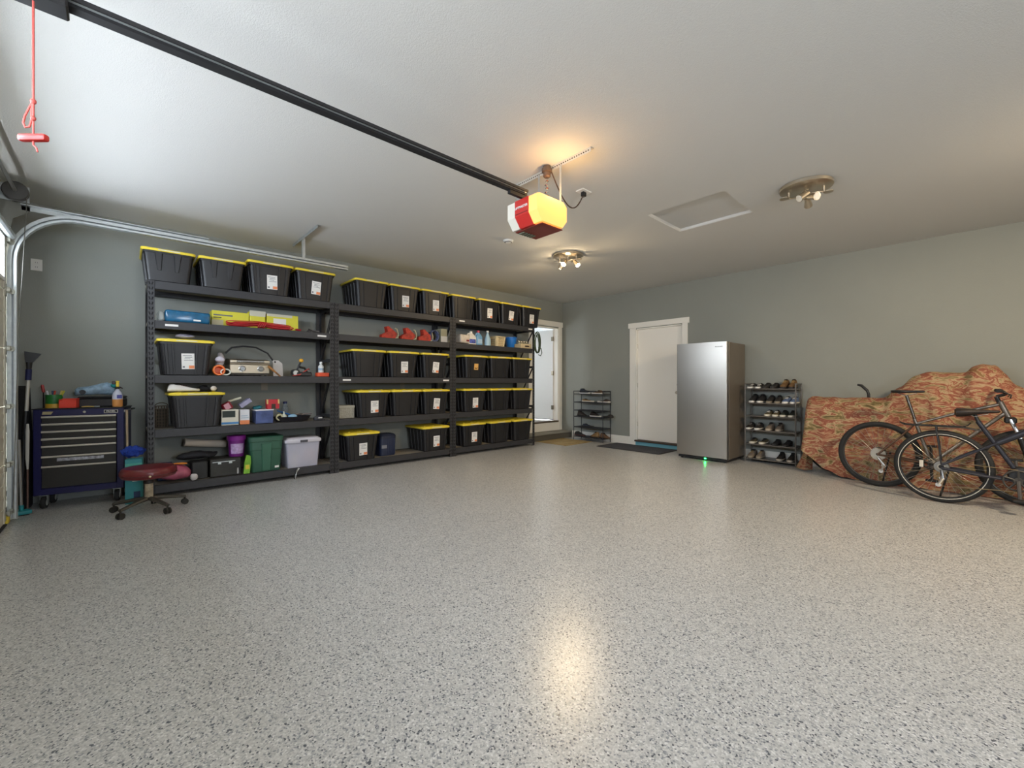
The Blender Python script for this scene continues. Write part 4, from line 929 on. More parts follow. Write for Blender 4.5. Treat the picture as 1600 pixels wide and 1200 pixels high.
for k in range(5): b.lo_hi((.118, w * (-.05 + .1 * k), hh * .06), (.131, w * (-.05 + .1 * k) + .012, hh * .76))
b.build('rib', NAVY, t); MB().lo_hi((.122, -w * .4, hh * .35), (.133, -w * .1, hh * .5)).build('badge', M('grey_badge', '#7c7f88', .5), t)

# ------------------------------------------------------------------ rack 3 loose things, fourth shelf
def on_shelf3(px): return on_x(px, 520, -5.87)[1]
t = thing('toilet_paper_pack', 'plastic-wrapped cream paper pack next to the rack post', 'pack', (-5.95, on_shelf3(725.5), z4 + .016))
MB().box((0, 0, .075), (.22, .20, .15), .03, seg=3).crumple(.01, 10, 2).build('pack', M('cream_wrap', '#cfc3b4', .35, var=.15, scale=22), t)
MB().lo_hi((.107, .02, .03), (.116, .08, .06)).build('print', M('dark_red_print', '#7c2a34', .5), t)
def jug(label, y, m, mc, h, w, group=None, lab=None):
    t = thing('detergent_jug', label, 'jug', (-5.93, y, z4), 0, group)
    MB().rings([rrect(.10, w, .03, 0), rrect(.104, w * 1.02, .03, .01), rrect(.104, w * 1.02, .03, h * .55), rrect(.09, w * .8, .03, h * .68), rrect(.05, w * .40, .018, h * .82), rrect(.045, w * .34, .016, h * .86)]).build('body', m, t)
    MB().tube([(.01, -w * .38, h * .5), (.01, -w * .52, h * .66), (.01, -w * .38, h * .8), (.01, -w * .15, h * .84)], .012, 8).build('handle', m, t)
    MB().lathe([(.026, h * .85), (.026, h * .97), (.022, h), (.0005, h)], (0, 0, 0), 16).build('cap', mc, t)
    if lab: MB().lo_hi((.052, -w * .36, h * .12), (.0535, w * .36, h * .42)).build('label', lab, t)
    return t
jug('white bleach jug with blue label on the doorway-side rack', on_shelf3(739), M('white_jug', '#e0ddd6', .4), M('white_cap'), .235, .18, None, M('blue_white_label', '#5360b4', .5, var=.6, scale=30))
jug('blue detergent jug with red cap beside the white jug', on_shelf3(750.5), M('sky_blue_jug', '#6f9fc4', .35), M('pink_red_cap', '#c0485a', .4), .26, .13, None, M('pale_jug_label', '#a8c4dc', .5))
bottle('rinse_bottle', 'pale blue tall bottle with white cap between jug and basket', (-5.90, on_shelf3(763.5), z4), .060, .27, M('pale_blue_bottle', '#9cbcd0', .35), M('white_cap'), .3, .03, None, .9, None, .45)
t = thing('laundry_basket', 'small cream plastic basket with square holes beside the blue pail', 'basket', (-5.94, on_shelf3(781), z4 + .008)); CRM = M('cream_plastic', '#cdbb94', .5)
hh, wb, db = .17, .23, .22; b = MB()
for z, k in ((.0, .82), (.03, .85), (.065, .89), (.10, .93), (.135, .97), (.168, 1.)):
    r_ = rrect(db * k, wb * k, .03, z); b.tube(r_, .006 if z < .16 else .010, 6, closed=True)
r0, r1 = rrect(db * .82, wb * .82, .03, 0, 5), rrect(db, wb, .03, hh, 5)
for i in range(len(r0)): b.tube([r0[i], r1[i]], .006, 5)
for q in (-.3, -.1, .1, .3):
    for s in (-1, 1): b.tube([(s * db * .41, q * wb * .82, 0), (s * db * .5, q * wb, hh)], .006, 5); b.tube([(q * db * .82, s * wb * .41, 0), (q * db, s * wb * .5, hh)], .006, 5)
b.build('basket_grid', CRM, t); MB().lo_hi((-db * .39, -wb * .39, -.0), (db * .39, wb * .39, .006)).build('bottom', CRM, t); MB().rings([rrect(db * .76, wb * .76, .03, .008), rrect(db * .9, wb * .9, .03, .13)]).build('liner', M('beige_contents', '#b6a27c', .8), t)
t = thing('blue_pail', 'bright blue plastic pail behind the cream basket', 'bucket', (-6.12, on_x(803, 520, -6.12)[1] - .075, z4)); 
MB().lathe([(.086, 0), (.09, .006), (.110, .2), (.118, .205), (.120, .222), (.104, .222), (.08, .01), (.0005, .01)], (0, 0, 0), 28).build('pail', M('bright_blue_pail', '#2478d4', .35), t); MB().tube([(.02, .120 * math.cos(a), .21 + .05 * math.sin(a)) for a in [math.pi * i / 10 for i in range(11)]], .004, 6).build('bail_handle', GALV, t)
t = thing('jar_crate', 'shallow cream cardboard crate holding four glass jars', 'crate', (-5.92, on_shelf3(821.5) - .03, z4 + .002)); CRT = M('cream_card', '#cbb894', .7)
b = MB(); wb = .27; b.lo_hi((-.09, -wb / 2, 0), (.09, wb / 2, .004)); b.lo_hi((.086, -wb / 2, 0), (.09, wb / 2, .085)); b.lo_hi((-.09, -wb / 2, 0), (-.086, wb / 2, .085)); b.lo_hi((-.086, -wb / 2, 0), (.086, -wb / 2 + .004, .085)); b.lo_hi((-.086, wb / 2 - .004, 0), (.086, wb / 2, .085)); b.build('tray', CRT, t); MB().lo_hi((.09, -.03, .03), (.091, .08, .055)).build('lettering', M('dark_brown_print'), t)
for k in range(4):
    j = thing('glass_jar', 'glass jar with metal lid in the cream crate, %s from the pail' % ORD[k], 'jar', (-5.92, on_shelf3(821.5) - .128 + .065 * k, z4 + .0065), 0, 'jars in the cream crate')
    MB().lathe([(.028, 0), (.031, .006), (.031, .10), (.024, .115), (.024, .12)], (0, 0, 0), 16).build('glass', mat('jar_glass', '#a8a48c', .1, alpha=.6), j); MB().lathe([(.027, .12), (.027, .138), (.0005, .139)], (0, 0, 0), 16).build('lid', M('tin_lid', '#a89c84', .35, metal=.8), j)
t = thing('garden_hose', 'dark green garden hose coiled and hung on the rack end post', 'hose', (RXF + .036, RY[3] + .035, 1.98)); b = MB()
for k in range(5): b.tube([(.0 + .014 * (k % 3), -.01 + (.055 + .008 * k) * math.cos(a), (.16 + .01 * k) * math.sin(a) - .05 + .012 * k) for a in [2 * math.pi * i / 26 for i in range(26)]], .009, 6, closed=True)
b.tube([(0, .03, -.1), (.0, .11, -.12), (.0, .13, -.2), (.0, .09, -.26), (0, .03, -.24)], .008, 6); b.build('coil', M('dark_green_hose', '#38462c', .5), t); MB().tube([(0, -.03, .12), (-.02, -.05, .12), (-.031, -.055, .10)], .006, 6).build('hook', GALV, t)
# ------------------------------------------------------------------ tool chest and what stands on it
CRZ = -.167
ch = thing('tool_chest', 'dark blue rolling tool chest with seven black drawers', 'tool chest', (-5.922, -.292, 0), CRZ)
NVY = M('navy_enamel', '#191947', .35, var=.05, scale=8); BDR = M('black_drawer_front', '#24221f', .5); ALU = mat('satin_aluminium', '#c6c2b8', .35, .35)
CW, CD, CZ0, CZ1 = .64, .36, .135, .955
b = MB(); b.lo_hi((-CD, -CW / 2, CZ0), (-.02, CW / 2, CZ1 - .01)); b.lo_hi((-.02, -CW / 2, CZ0), (0, -CW / 2 + .055, CZ1 - .01), .004); b.lo_hi((-.02, CW / 2 - .055, CZ0), (0, CW / 2, CZ1 - .01), .004)
b.lo_hi((-.02, -CW / 2 + .05, CZ0), (0, CW / 2 - .05, .195), .003); b.lo_hi((-.02, -CW / 2 + .05, .885), (0, CW / 2 - .05, CZ1 - .01), .003); b.build('cabinet', NVY, ch)
b = MB(); b.lo_hi((-CD - .005, -CW / 2 - .008, CZ1 - .01), (.008, CW / 2 + .008, CZ1), .003); b.build('top_mat', BLACKP, ch)
zt_ = [.882, .812, .742, .672, .602, .505, .410, .197]
for k in range(7):
    d = MB(); d.lo_hi((-.022, -CW / 2 + .058, zt_[k + 1] + .004), (.002, CW / 2 - .058, zt_[k]), .002); dr = d.build('drawer', BDR, ch)
    MB().tube([(.010, -CW / 2 + .058, zt_[k] - .009), (.010, CW / 2 - .058, zt_[k] - .009)], .010, 10).build('drawer_pull', ALU, dr)
    if k == 5: MB().lo_hi((.002, -.16, .45), (.0035, .17, .478)).build('print_strip', M('grey_white_strip', '#a9a9b4', .5, var=.5, scale=40), dr)
MB().lathe([(.011, 0), (.011, .004), (.0005, .005)], (0, .03, .915), 14, 'X').build('lock', CHROME, ch)
bd = MB().lo_hi((0, .17, .898), (.002, .275, .93), .001).build('name_plate', ALU, ch)
MB().lo_hi((.002, .175, .902), (.0026, .27, .926)).build('plate_field', BLACKP, bd)
text_mesh('lettering', 'PROBIL', .021, M('silver_lettering', '#d8d6d0', .4), bd, (.0028, .2225, .914), (H90, 0, H90), bold=.0005)
MB().prism([(-.26, .898), (-.2, .898), (-.185, .925), (-.255, .925)], 'X', 0, .002).build('badge', M('brass_badge', '#b8ac84', .4, metal=.5), ch)
MB().lo_hi((-.05, CW / 2 + .001, .905), (-.0, CW / 2 + .004, .925)).build('side_sticker', PAPER, ch)
MB().tube([(-.06, CW / 2, .92), (-.06, CW / 2 + .035, .925), (-.3, CW / 2 + .035, .925), (-.3, CW / 2, .92)], .009, 8).build('side_handle', BLACKP, ch)
for sx in (-.06, -CD + .06):
    for sy in (-1, 1):
        c = MB(); c.lo_hi((sx - .03, sy * (CW / 2 - .06) - .03, .125), (sx + .03, sy * (CW / 2 - .06) + .03, .135)); c.lo_hi((sx - .028, sy * (CW / 2 - .06) - .026, .04), (sx + .022, sy * (CW / 2 - .06) - .022, .13)); c.lo_hi((sx - .028, sy * (CW / 2 - .06) + .022, .04), (sx + .022, sy * (CW / 2 - .06) + .026, .13))
        cs = c.build('caster', GALV, ch); MB().lathe([(.02, -.018), (.052, -.018), (.056, -.012), (.056, .012), (.052, .018), (.02, .018)], (sx, sy * (CW / 2 - .06), .0565), 20, 'Y').build('wheel', RUBBER, cs)
        MB().lathe([(.03, -.0195), (.03, .0195)], (sx, sy * (CW / 2 - .06), .0565), 14, 'Y').build('hub', M('grey_hub', '#b5b0a8', .5), cs)
CM = Matrix.Translation((-5.922, -.292, 0)) @ Matrix.Rotation(CRZ, 4, 'Z')
def on_chest(x, px, dz=0.): return CM @ Vector((x, -.32 + (px - 52) / 141 * .64, CZ1 + .001 + dz))
t = thing('green_can', 'green printed tin can holding brushes and markers on the tool chest', 'can', on_chest(-.125, 76))
MB().lathe([(.058, 0), (.06, .004), (.06, .12), (.062, .122), (.062, .127), (.055, .127), (.055, .02), (.0005, .02)], (0, 0, 0), 24).build('can', M('green_can_paint', '#1f6a2c', .4, var=.25, scale=18), t)
MB().lathe([(.061, .0), (.061, .04)], (0, 0, 0), 24).build('yellow_band', M('ochre_band', '#c79a2c', .5), t)
for k, (x, y, dx, dy, c) in enumerate(((.01, .02, .01, .05, '#b8b23c'), (-.01, -.02, .0, -.03, '#c6c8cc'), (.02, -.01, .02, .02, '#a83c2c'), (-.02, .02, -.02, .03, '#d2c06a'), (0, 0, 0, -.01, '#384a6c'))):
    MB().tube([(x, y, .03), (x + dx, y + dy, .165)], [.006, .008], 8).build('brush_handle', M('handle_%d' % k, c, .5), t)
t = thing('screwdriver', 'thin red-handled screwdriver standing upright behind the green can', 'screwdriver', on_chest(-.13, 60)); MB().tube([(0, 0, 0), (0, 0, .15)], .005, 8).build('shaft', M('dark_shaft', '#2a2826', .4, metal=.8), t); MB().tube([(0, 0, .15), (0, 0, .16), (0, -.008, .215), (0, -.008, .225)], [.008, .012, .012, .006], 10).build('handle', M('red_handle', '#8c2a2a', .4), t)
t = thing('red_parts_tray', 'open red plastic parts tray on the front edge of the tool chest', 'tray', on_chest(-.052, 103), CRZ); RDP = M('bright_red_plastic', '#d0341e', .4)
b = MB(); b.lo_hi((-.05, -.06, 0), (.05, .06, .005)); b.lo_hi((.045, -.06, 0), (.05, .06, .075)); b.lo_hi((-.05, -.06, 0), (-.045, .06, .09)); b.lo_hi((-.045, -.06, 0), (.045, -.055, .085)); b.lo_hi((-.045, .055, 0), (.045, .06, .085)); b.build('tray', RDP, t); MB().lo_hi((-.04, -.05, .005), (.04, .05, .06)).build('contents', M('dark_red_contents', '#7c2018', .7), t)
t = thing('socket_case', 'black socket tool case lying at the back of the tool chest', 'case', on_chest(-.22, 150), CRZ); b = MB(); b.lo_hi((-.11, -.17, 0), (.11, .17, .085), .012); b.build('case', M('black_case', '#201d1f', .5), t); MB().lo_hi((-.112, -.172, .085), (.112, .172, .105), .01).build('lid', M('black_case_lid', '#18171a', .45), t)
b = MB(); b.rings([[(x + .05 * math.cos(a) * s, y, .03 + z * .5 + (z * .5 + .03) * math.sin(a)) for a in [2 * math.pi * i / 14 for i in range(14)]] for y, z, s, x in ((-.15, .0, .5, 0), (-.13, .02, .9, 0), (-.05, .035, 1.1, 0), (.04, .06, 1.1, 0), (.08, .07, .9, 0), (.11, .06, .6, 0), (.14, .05, .3, 0))]).crumple(.012, 12, 4)
t = thing('shop_bag', 'light blue patterned shop bag lying on the black case', 'bag', on_chest(-.18, 140, .120), CRZ); b.build('bag', M('pale_blue_bag', '#8ba6bd', .5, var=.3, scale=30), t, 60); MB().ball((.02, .14, .095), .025, (1, 1.2, 1), 8).build('teal_cap', M('teal_cap', '#1f8a8c', .4), t); MB().lathe([(.012, .052), (.024, .054), (.024, .058), (.012, .056)], (0, -.09, .03), 16, 'X').build('grommet', M('dark_grommet', '#2b2f38', .5), t)
t = thing('spray_bottle', 'clear spray bottle with orange liquid and yellow trigger', 'bottle', on_chest(-.06, 180)); 
MB().lathe([(.038, 0), (.041, .005), (.041, .075)], (0, 0, 0), 20, sx=.8).build('liquid', M('orange_liquid', '#c98a4a', .3), t); MB().lathe([(.041, .0755), (.041, .115), (.034, .14), (.018, .165), (.015, .18)], (0, 0, 0), 20, sx=.8).build('bottle', M('milky_bottle', '#c3c7d8', .35), t)
MB().lo_hi((.032, -.005, .085), (.0345, .035, .12)).build('label', M('indigo_label', '#3c3f8c', .5), t)
b = MB(); b.lathe([(.018, .18), (.018, .195), (.011, .2)], (0, 0, 0), 14); b.build('collar', BLACKP, t); b = MB(); b.box((0, 0, .225), (.026, .026, .05), .006); b.box((.0, .0, .255), (.03, .028, .018), .005); b.build('head', M('yellow_trigger', '#e2c62c', .4), t)
b = MB(); b.box((0, -.028, .245), (.024, .03, .034), .006); b.tube([(0, .012, .2), (0, .04, .185)], [.007, .005], 8); b.build('trigger', M('dark_trigger', '#3a2a2c', .45), t)
t = thing('paint_brush', 'yellow-handled paint brush lying on the front edge of the chest', 'brush', on_chest(-.02, 137, .008), CRZ); MB().tube([(0, -.06, 0), (0, -.02, .002), (0, .03, 0)], [.006, .008, .007], 8, flat=.7).build('handle', M('yellow_brush', '#c9ab5c', .5), t); MB().box((0, .05, 0), (.02, .04, .012), .003).build('bristle_head', M('grey_bristles', '#8d9498', .8), t)

# ------------------------------------------------------------------ long tools leaning in the garage-door corner
def lean(name, label, cat, base, top): return thing(name, label, cat, base), Vector(top) - Vector(base)
PX_ = -6.06
A0, A1 = Vector(on_x(38, 700, PX_)), Vector(on_x(46.5, 552, PX_)); base = A0 + (A0 - A1) * (A0.z / (A1.z - A0.z))
t, d = lean('snow_brush', 'telescopic snow brush with black scraper head leaning beside the tool chest', 'brush', base, A1)
L_ = lambda z: d * ((z - base.z) / d.z)
zq = lambda py: on_x(42, py, PX_)[2]
MB().tube([L_(zq(642)), L_(zq(594))], .013, 10).build('pole', ALU, t); MB().tube([L_(.02), L_(zq(720)), L_(zq(642))], [.012, .017, .02], 10).build('lower_pole', BLACKP, t)
MB().tube([L_(zq(594)), L_(zq(577))], .021, 10).build('grip', M('navy_foam', '#1d2350', .7), t); MB().tube([L_(zq(577)), L_(zq(566))], [.018, .022], 10).build('neck', BLACKP, t)
p = L_(zq(566)); q = L_(zq(549)); b = MB(); b.rings([[p + Vector((-.02, -.025, 0)), p + Vector((-.02, .025, 0)), p + Vector((.02, .025, 0)), p + Vector((.02, -.025, 0))], [q + Vector((-.015, -.035, 0)), q + Vector((-.015, .075, -.02)), q + Vector((.015, .075, -.02)), q + Vector((.015, -.035, 0))]]); b.build('scraper_head', BLACKP, t)
Y0 = on_x(36, 700, -6.16)[1]
t = thing('tool_bag', 'tall black tubular bag standing in the corner behind the snow brush', 'bag', (-6.17, Y0 + .0, 0)); MB().tube([(0, 0, 0), (0, 0, .03), (.0, 0, .6), (0, -.005, 1.15), (0, -.005, 1.17)], [.05, .062, .062, .05, .03], 14).build('bag', M('black_canvas', '#161413', .85, bump=.4, bscale=60), t); MB().tube([(.064, 0, .3), (.09, .0, .5), (.064, 0, .7)], .008, 6).build('strap', M('black_strap', '#0f0f0f', .8), t)
Yb = on_z(46, 793, 0.02)
t = thing('floor_broom', 'floor broom with teal base and grey handle beside the tool chest', 'broom', (-5.86, -.665, 0)); MB().box((0, 0, .025), (.10, .12, .035), .012, rot=(0, 0, .3), seg=2).build('base', M('teal_base', '#1c7c84', .5), t); MB().lo_hi((-.04, -.05, 0), (.04, .05, .01)).build('bristle_pad', M('dark_bristles', '#20282a', .9), t)
MB().tube([(0, 0, .04), (-.02, -.008, .3), (-.05, -.02, .68)], .011, 10).build('handle', M('grey_pole', '#8c8a86', .4, metal=.5), t); MB().tube([(0, 0, .03), (0, .0, .09)], .016, 10).build('socket', M('teal_base'), t)
t = thing('white_paddle', 'slim white plastic paddle hanging against the tool chest side', 'paddle', (-5.93, -.635, .40)); MB().tube([(0, 0, 0), (0, -.002, .1), (0, 0, .35), (0, .0, .42)], [.006, .012, .013, .008], 10, flat=.5).build('blade', M('dull_white_plastic', '#b8b6b0', .4), t); MB().tube([(0, 0, 0), (.0, .0, -.39)], .006, 8).build('handle', M('brown_handle', '#6a5048', .6), t)
t = thing('striped_pole', 'yellow and black striped pole standing behind the door track', 'pole', (-5.83, -.715, 0))
MB().tube([(0, 0, .0), (0, 0, .36)], .016, 10).build('lower', BLACKP, t)
for k in range(6): MB().tube([(0, 0, .36 + .035 * k), (0, 0, .36 + .035 * (k + 1))], .0155, 10).build('stripe', M('stripe_yellow', '#d6b52c', .5) if k % 2 else BLACKP, t)
for z in (.03, .2): MB().lathe([(.02, z), (.024, z + .01), (.024, z + .11), (.02, z + .12)], (0, 0, 0), 12).build('yellow_sleeve', M('dull_yellow', '#bfae44', .5), t)
MB().tube([(0, 0, .57), (0, 0, .75)], .014, 10).build('tip', ALU, t)
# teal carton and duster between the chest and the rack
bx = on_z(214, 777, 0.0)
t = thing('teal_carton', 'tall narrow teal carton standing between tool chest and rack', 'box', (-5.72, .10, 0), -.1); MB().lo_hi((-.06, -.065, 0), (.06, .065, .44), .003).build('box', M('teal_card', '#2e7f86', .5, var=.12, scale=8), t)
MB().lo_hi((.06, -.01, .22), (.061, .03, .30)).build('label', PAPER, t); MB().lo_hi((.06, -.064, .33), (.061, .064, .40)).build('print', M('teal_light', '#4a9c90', .5), t); MB().lo_hi((.06, .0, .05), (.061, .05, .12)).build('dark_print', M('navy_print', '#1c3054', .5), t)
t = thing('dust_mop', 'bright blue microfibre dust mop with pale handle above the teal carton', 'mop', (-5.875, .045, 0))
b = MB(); b.ball((.06, .045, .50), .06, (1.0, 1.5, .85), 14).crumple(.024, 34, 2); b.build('mop_head', M('royal_blue_pile', '#1e3c9c', .95, var=.4, scale=70, bump=.8, bscale=140), t, 70); MB().tube([(.0, .01, .0), (.0, .005, .46), (-.02, .0, .92)], .010, 10).build('handle', M('pale_wood', '#a8957c', .6), t)

# ------------------------------------------------------------------ red stool
sx_, sy_ = -5.27, .195
t = thing('rolling_stool', 'round dark red vinyl rolling stool in front of the rack', 'stool', (sx_, sy_, 0))
MB().lathe([(.0005, .315), (.17, .315), (.198, .325), (.208, .345), (.21, .375), (.204, .395), (.185, .412), (.10, .420), (.0005, .422)], (0, 0, 0), 40).build('seat', mat('oxblood_vinyl', '#6b2226', .3, var=.12, scale=9, bump=.06, bscale=16), t)
b = MB(); b.tube([(.209 * math.cos(a), .209 * math.sin(a), .352) for a in [2 * math.pi * i / 40 for i in range(40)]], .004, 6, closed=True); b.build('seat_piping', M('dark_piping', '#4a171a', .4), t)
MB().lathe([(.009, 0), (.009, .004), (.0005, .006)], (.211, .0, .35), 10, 'X').build('button', M('cream_plastic'), t)
MB().lathe([(.028, .10), (.032, .11), (.032, .25), (.026, .26), (.026, .315)], (0, 0, 0), 18).build('column', M('worn_cream_paint', '#a89c86', .6, var=.35, scale=25), t)
MB().lathe([(.034, .255), (.04, .262), (.04, .285), (.03, .3)], (0, 0, 0), 16).build('adjuster', M('dark_adjuster', '#2c2622', .5), t)
for k in range(5):
    a = math.radians(-118 + 72 * k); u = Vector((math.cos(a), math.sin(a), 0)); n_ = Vector((-u.y, u.x, 0))
    lg = MB().tube([u * .02 + Vector((0, 0, .115)), u * .12 + Vector((0, 0, .105)), u * .28 + Vector((0, 0, .078))], [.026, .022, .017], 8, flat=.8).build('leg', M('grey_metal_base', '#4c4a44', .45, metal=.3), t)
    w = u * .275 + Vector((0, 0, .028)); c = MB(); c.tube([u * .275 + Vector((0, 0, .08)), u * .275 + Vector((0, 0, .045))], .008, 8)
    for s in (-1, 1): c.tube([w + n_ * s * .006, w + n_ * s * .020], .028, 14)
    c.build('caster', M('dark_caster', '#24221f', .5), lg)
# ------------------------------------------------------------------ mats
t = thing('wood_mat', 'tan wood-grain mat on the floor at the entry step', 'mat', (-5.69, 6.72, 0)); MB().lo_hi((-.37, -.50, .001), (.40, .32, .008), .002).build('mat', wood_mat('tan_wood_grain', '#8a6a34', '#b6a06a'), t)
t = thing('door_mat', 'dark grey ribbed doormat in front of the closed door', 'mat', (-4.23, 6.95, 0)); MB().lo_hi((-.64, -.34, .001), (.63, .32, .009), .003).build('pile', M('charcoal_mat', '#45464c', .95, var=.2, scale=60, bump=.6, bscale=180), t)
b = MB(); b.tube(rrect(1.25, .64, .02, .006, 3, 0, -.01), .008, 6, closed=True); b.build('rubber_edge', RUBBER, t)
# ------------------------------------------------------------------ fridge
FX0, FX1, FY0, FH = -3.285, -2.515, 6.60, 1.815
fr = thing('upright_fridge', 'tall stainless steel single-door upright fridge', 'fridge', ((FX0 + FX1) / 2, FY0, 0)); FW = FX1 - FX0
MB().lo_hi((-FW / 2, .085, .05), (FW / 2, .72, FH - .006), .004).build('cabinet', mat('dark_grey_cabinet', '#7a7064', .35, .3, var=.05, scale=4), fr)
b = MB(); b.rings([[(x, y, z) for x, y, _ in rrect(FW, .075, .012, 0, 4, 0, .0375)] for z in (.065, FH)]); dr = b.build('door', STEEL, fr)
MB().lo_hi((-FW / 2 + .004, .075, .07), (FW / 2 - .004, .085, FH - .004)).build('door_gasket', M('grey_gasket', '#3b3a38', .7), fr)
text_mesh('lettering', 'FRIGIDAIRE', .022, M('grey_logo', '#5c5854', .4), dr, (FW / 2 - .115, -.0006, FH - .075), (H90, 0, 0), bold=.0004)
MB().lo_hi((-FW / 2 + .01, .04, .02), (FW / 2 - .01, .7, .05)).build('plinth', BLACKP, fr)
for sx in (-1, 1):
    for y in (.08, .66): MB().cyl((sx * (FW / 2 - .05), y, 0), (sx * (FW / 2 - .05), y, .03), .018).build('foot', BLACKP, fr)
MB().lo_hi((.04, .036, .03), (.062, .0395, .042)).build('power_light', mat('green_led', '#40ff70', .4, emit='#18ff58', estr=60.), fr)
warm_light('fridge_led_light', ((FX0 + FX1) / 2 + .05, FY0 + .02, .03), .05, (.05, 1, .25), .006)
# ------------------------------------------------------------------ shoe racks
def shoe_rack(name, label, x0, x1, y0, y1, ztop, shelves, m, pr, fabric):
    t = thing(name, label, 'shoe rack', ((x0 + x1) / 2, (y0 + y1) / 2, 0)); w, d = x1 - x0, y1 - y0
    for sx in (-1, 1):
        for sy in (-1, 1): MB().cyl((sx * w / 2, sy * d / 2, 0), (sx * w / 2, sy * d / 2, ztop), pr, n=8).build('post', m, t)
    for z in shelves:
        b = MB()
        if fabric:
            b.lo_hi((-w / 2 + .01, -d / 2 + .002, z - .006), (w / 2 - .01, d / 2 - .002, z)); b.lo_hi((-w / 2 + .03, d / 2 - .012, z - .065), (w / 2 - .03, d / 2 - .006, z)); b.lo_hi((-w / 2 + .012, -d / 2 + .0, z - .015), (w / 2 - .012, -d / 2 + .006, z))
        else:
            b.lo_hi((-w / 2, -d / 2 + .003, z - .004), (w / 2, d / 2 - .003, z))
        s = b.build('shelf', m if fabric else M('dark_mesh_shelf', '#2c3038', .7), t)
        b = MB()
        for sy in (-1, 1): b.cyl((-w / 2, sy * d / 2, z - .010), (w / 2, sy * d / 2, z - .010), pr * .8, n=8)
        for sx in (-1, 1): b.cyl((sx * w / 2, -d / 2, z - .010), (sx * w / 2, d / 2, z - .010), pr * .8, n=8)
        b.build('shelf_rail', m, s)
    b = MB()
    for sx in (-1, 1): b.cyl((sx * w / 2, -d / 2, ztop - pr), (sx * w / 2, d / 2, ztop - pr), pr, n=8)
    if not fabric:
        for sy in (-1, 1): b.cyl((-w / 2, sy * d / 2, ztop - pr), (w / 2, sy * d / 2, ztop - pr), pr, n=8)
    b.build('top_rail', m, t)
SRM = mat('grey_rack_tube', '#6c6864', .4, .5); SRF = M('brown_grey_fabric', '#3d3833', .8)
RZ = [1.115, .90, .705, .49, .28, .06]
shoe_rack('shoe_rack', 'six-tier grey metal shoe rack between fridge and covered motorcycle', -2.42, -1.755, 7.05, 7.325, 1.19, RZ, SRM, .010, True)
LZ_ = [.97, .80, .63, .50, .28, .08]
shoe_rack('shoe_rack', 'six-tier thin black wire shoe rack beside the open doorway', -5.79, -5.05, 7.07, 7.325, 1.03, LZ_, M('black_wire', '#22242c', .5), .007, False)
BK = M('black_upper', '#201f20', .7); DK = M('dark_brown_upper', '#3a2e26', .75, var=.15, scale=20); BRN = M('brown_suede', '#6b5030', .85, var=.2, scale=20); BLU = M('slate_blue_knit', '#5d7196', .8, var=.1, scale=40); GRY = M('taupe_mesh', '#7b6f62', .8, var=.2, scale=30)
OLV = M('olive_upper', '#5a5138', .8, var=.2, scale=25); TAN = M('tan_leather', '#8c6f4a', .7, var=.2, scale=20); NV2 = M('navy_knit', '#2c3444', .8); CRS = M('cream_sole', '#d6d0c0'); TSOLE = M('taupe_sole', '#8a8070', .7)
def rx(px): return on_y(px, 600, 7.15)[0]
def pair(desc, tier, pxs, up, so, Hh=.10, low=.55, lace=None, cat='shoe'):
    for px in pxs:
        shoe('%s, %s tier of shoe rack by the fridge' % (desc, tier), (rx(px), 7.185, RZ[['top', 'second', 'third', 'fourth', 'fifth', 'bottom'].index(tier)] + .001), -H90 + random.uniform(-.06, .06), up, so, .25, .088, Hh, low, lace, '%s pair on rack by fridge' % desc, cat)
pair('black flat shoe with white toe patch', 'top', (1174, 1185.5), BK, WSOLE, .075, .5, LACEW)
pair('plain black low shoe', 'top', (1197, 1209.5), BK, DSOLE, .085, .6, LACEB)
pair('brown suede hiking boot', 'top', (1225, 1238), BRN, DSOLE, .14, .6, M('tan_lace', '#a88c5c', .8), 'boot')
pair('black high sneaker with white sole', 'second', (1176.5, 1188.5), BK, WSOLE, .13, .66, LACEB)
pair('black shoe with taupe sole', 'second', (1203, 1215.5), M('charcoal_upper', '#2c2a28', .7), TSOLE, .115, .62, LACEB)
pair('slate blue sneaker with white sole', 'second', (1228.5, 1240.5), BLU, WSOLE, .10, .62, LACEW)
pair('olive sneaker with cream sole', 'third', (1200, 1212), OLV, CRS, .085, .6, LACEW)
pair('dark green sneaker with cream sole', 'third', (1224, 1237), M('dark_green_upper', '#2e342c', .8), CRS, .09, .6, LACEB)
pair('black laced sneaker with white sole', 'fourth', (1171, 1184.5), M('black_mesh', '#2b2623', .8), WSOLE, .10, .6, M('grey_lace', '#77706a', .8))
pair('taupe running shoe with pale sole', 'fourth', (1202, 1217), GRY, M('beige_sole', '#a99d8c', .7), .115, .62, DSOLE)
pair('olive striped flat sandal', 'fifth', (1176, 1192), OLV, CRS, .07, .5, LACEB, 'sandal')
pair('black flat slip-on', 'fifth', (1212, 1229), M('black_slip', '#262628', .7), DSOLE, .075, .5, None)
pair('taupe trail shoe', 'bottom', (1174, 1187), GRY, TSOLE, .11, .6, M('tan_lace'))
pair('black shoe with pale toe cap', 'bottom', (1219, 1236), M('black_upper2', '#29241f', .7), M('pale_toe_sole', '#b8ac9c', .7), .115, .6, LACEB)
def lx(px): return on_y(px, 640, 7.17)[0]
def single(desc, tier, px, up, so, L=.26, Hh=.09, flip=False, lace=None, cat='shoe'):
    shoe('%s, %s tier of wire rack by the open doorway' % (desc, tier), (lx(px), 7.195 + random.uniform(-.02, .02), LZ_[['top', 'second', 'third', 'fourth', 'fifth', 'bottom'].index(tier)] + .001), (math.pi if flip else 0) + random.uniform(-.1, .1), up, so, L, .09, Hh, .55, lace, 'shoes on the wire rack', cat)
single('navy sneaker with white sole', 'top', 914, NV2, WSOLE, .25, .11, False, LACEB)
single('brown sneaker with white sole', 'top', 932, BRN, WSOLE, .25, .075, True, LACEW)
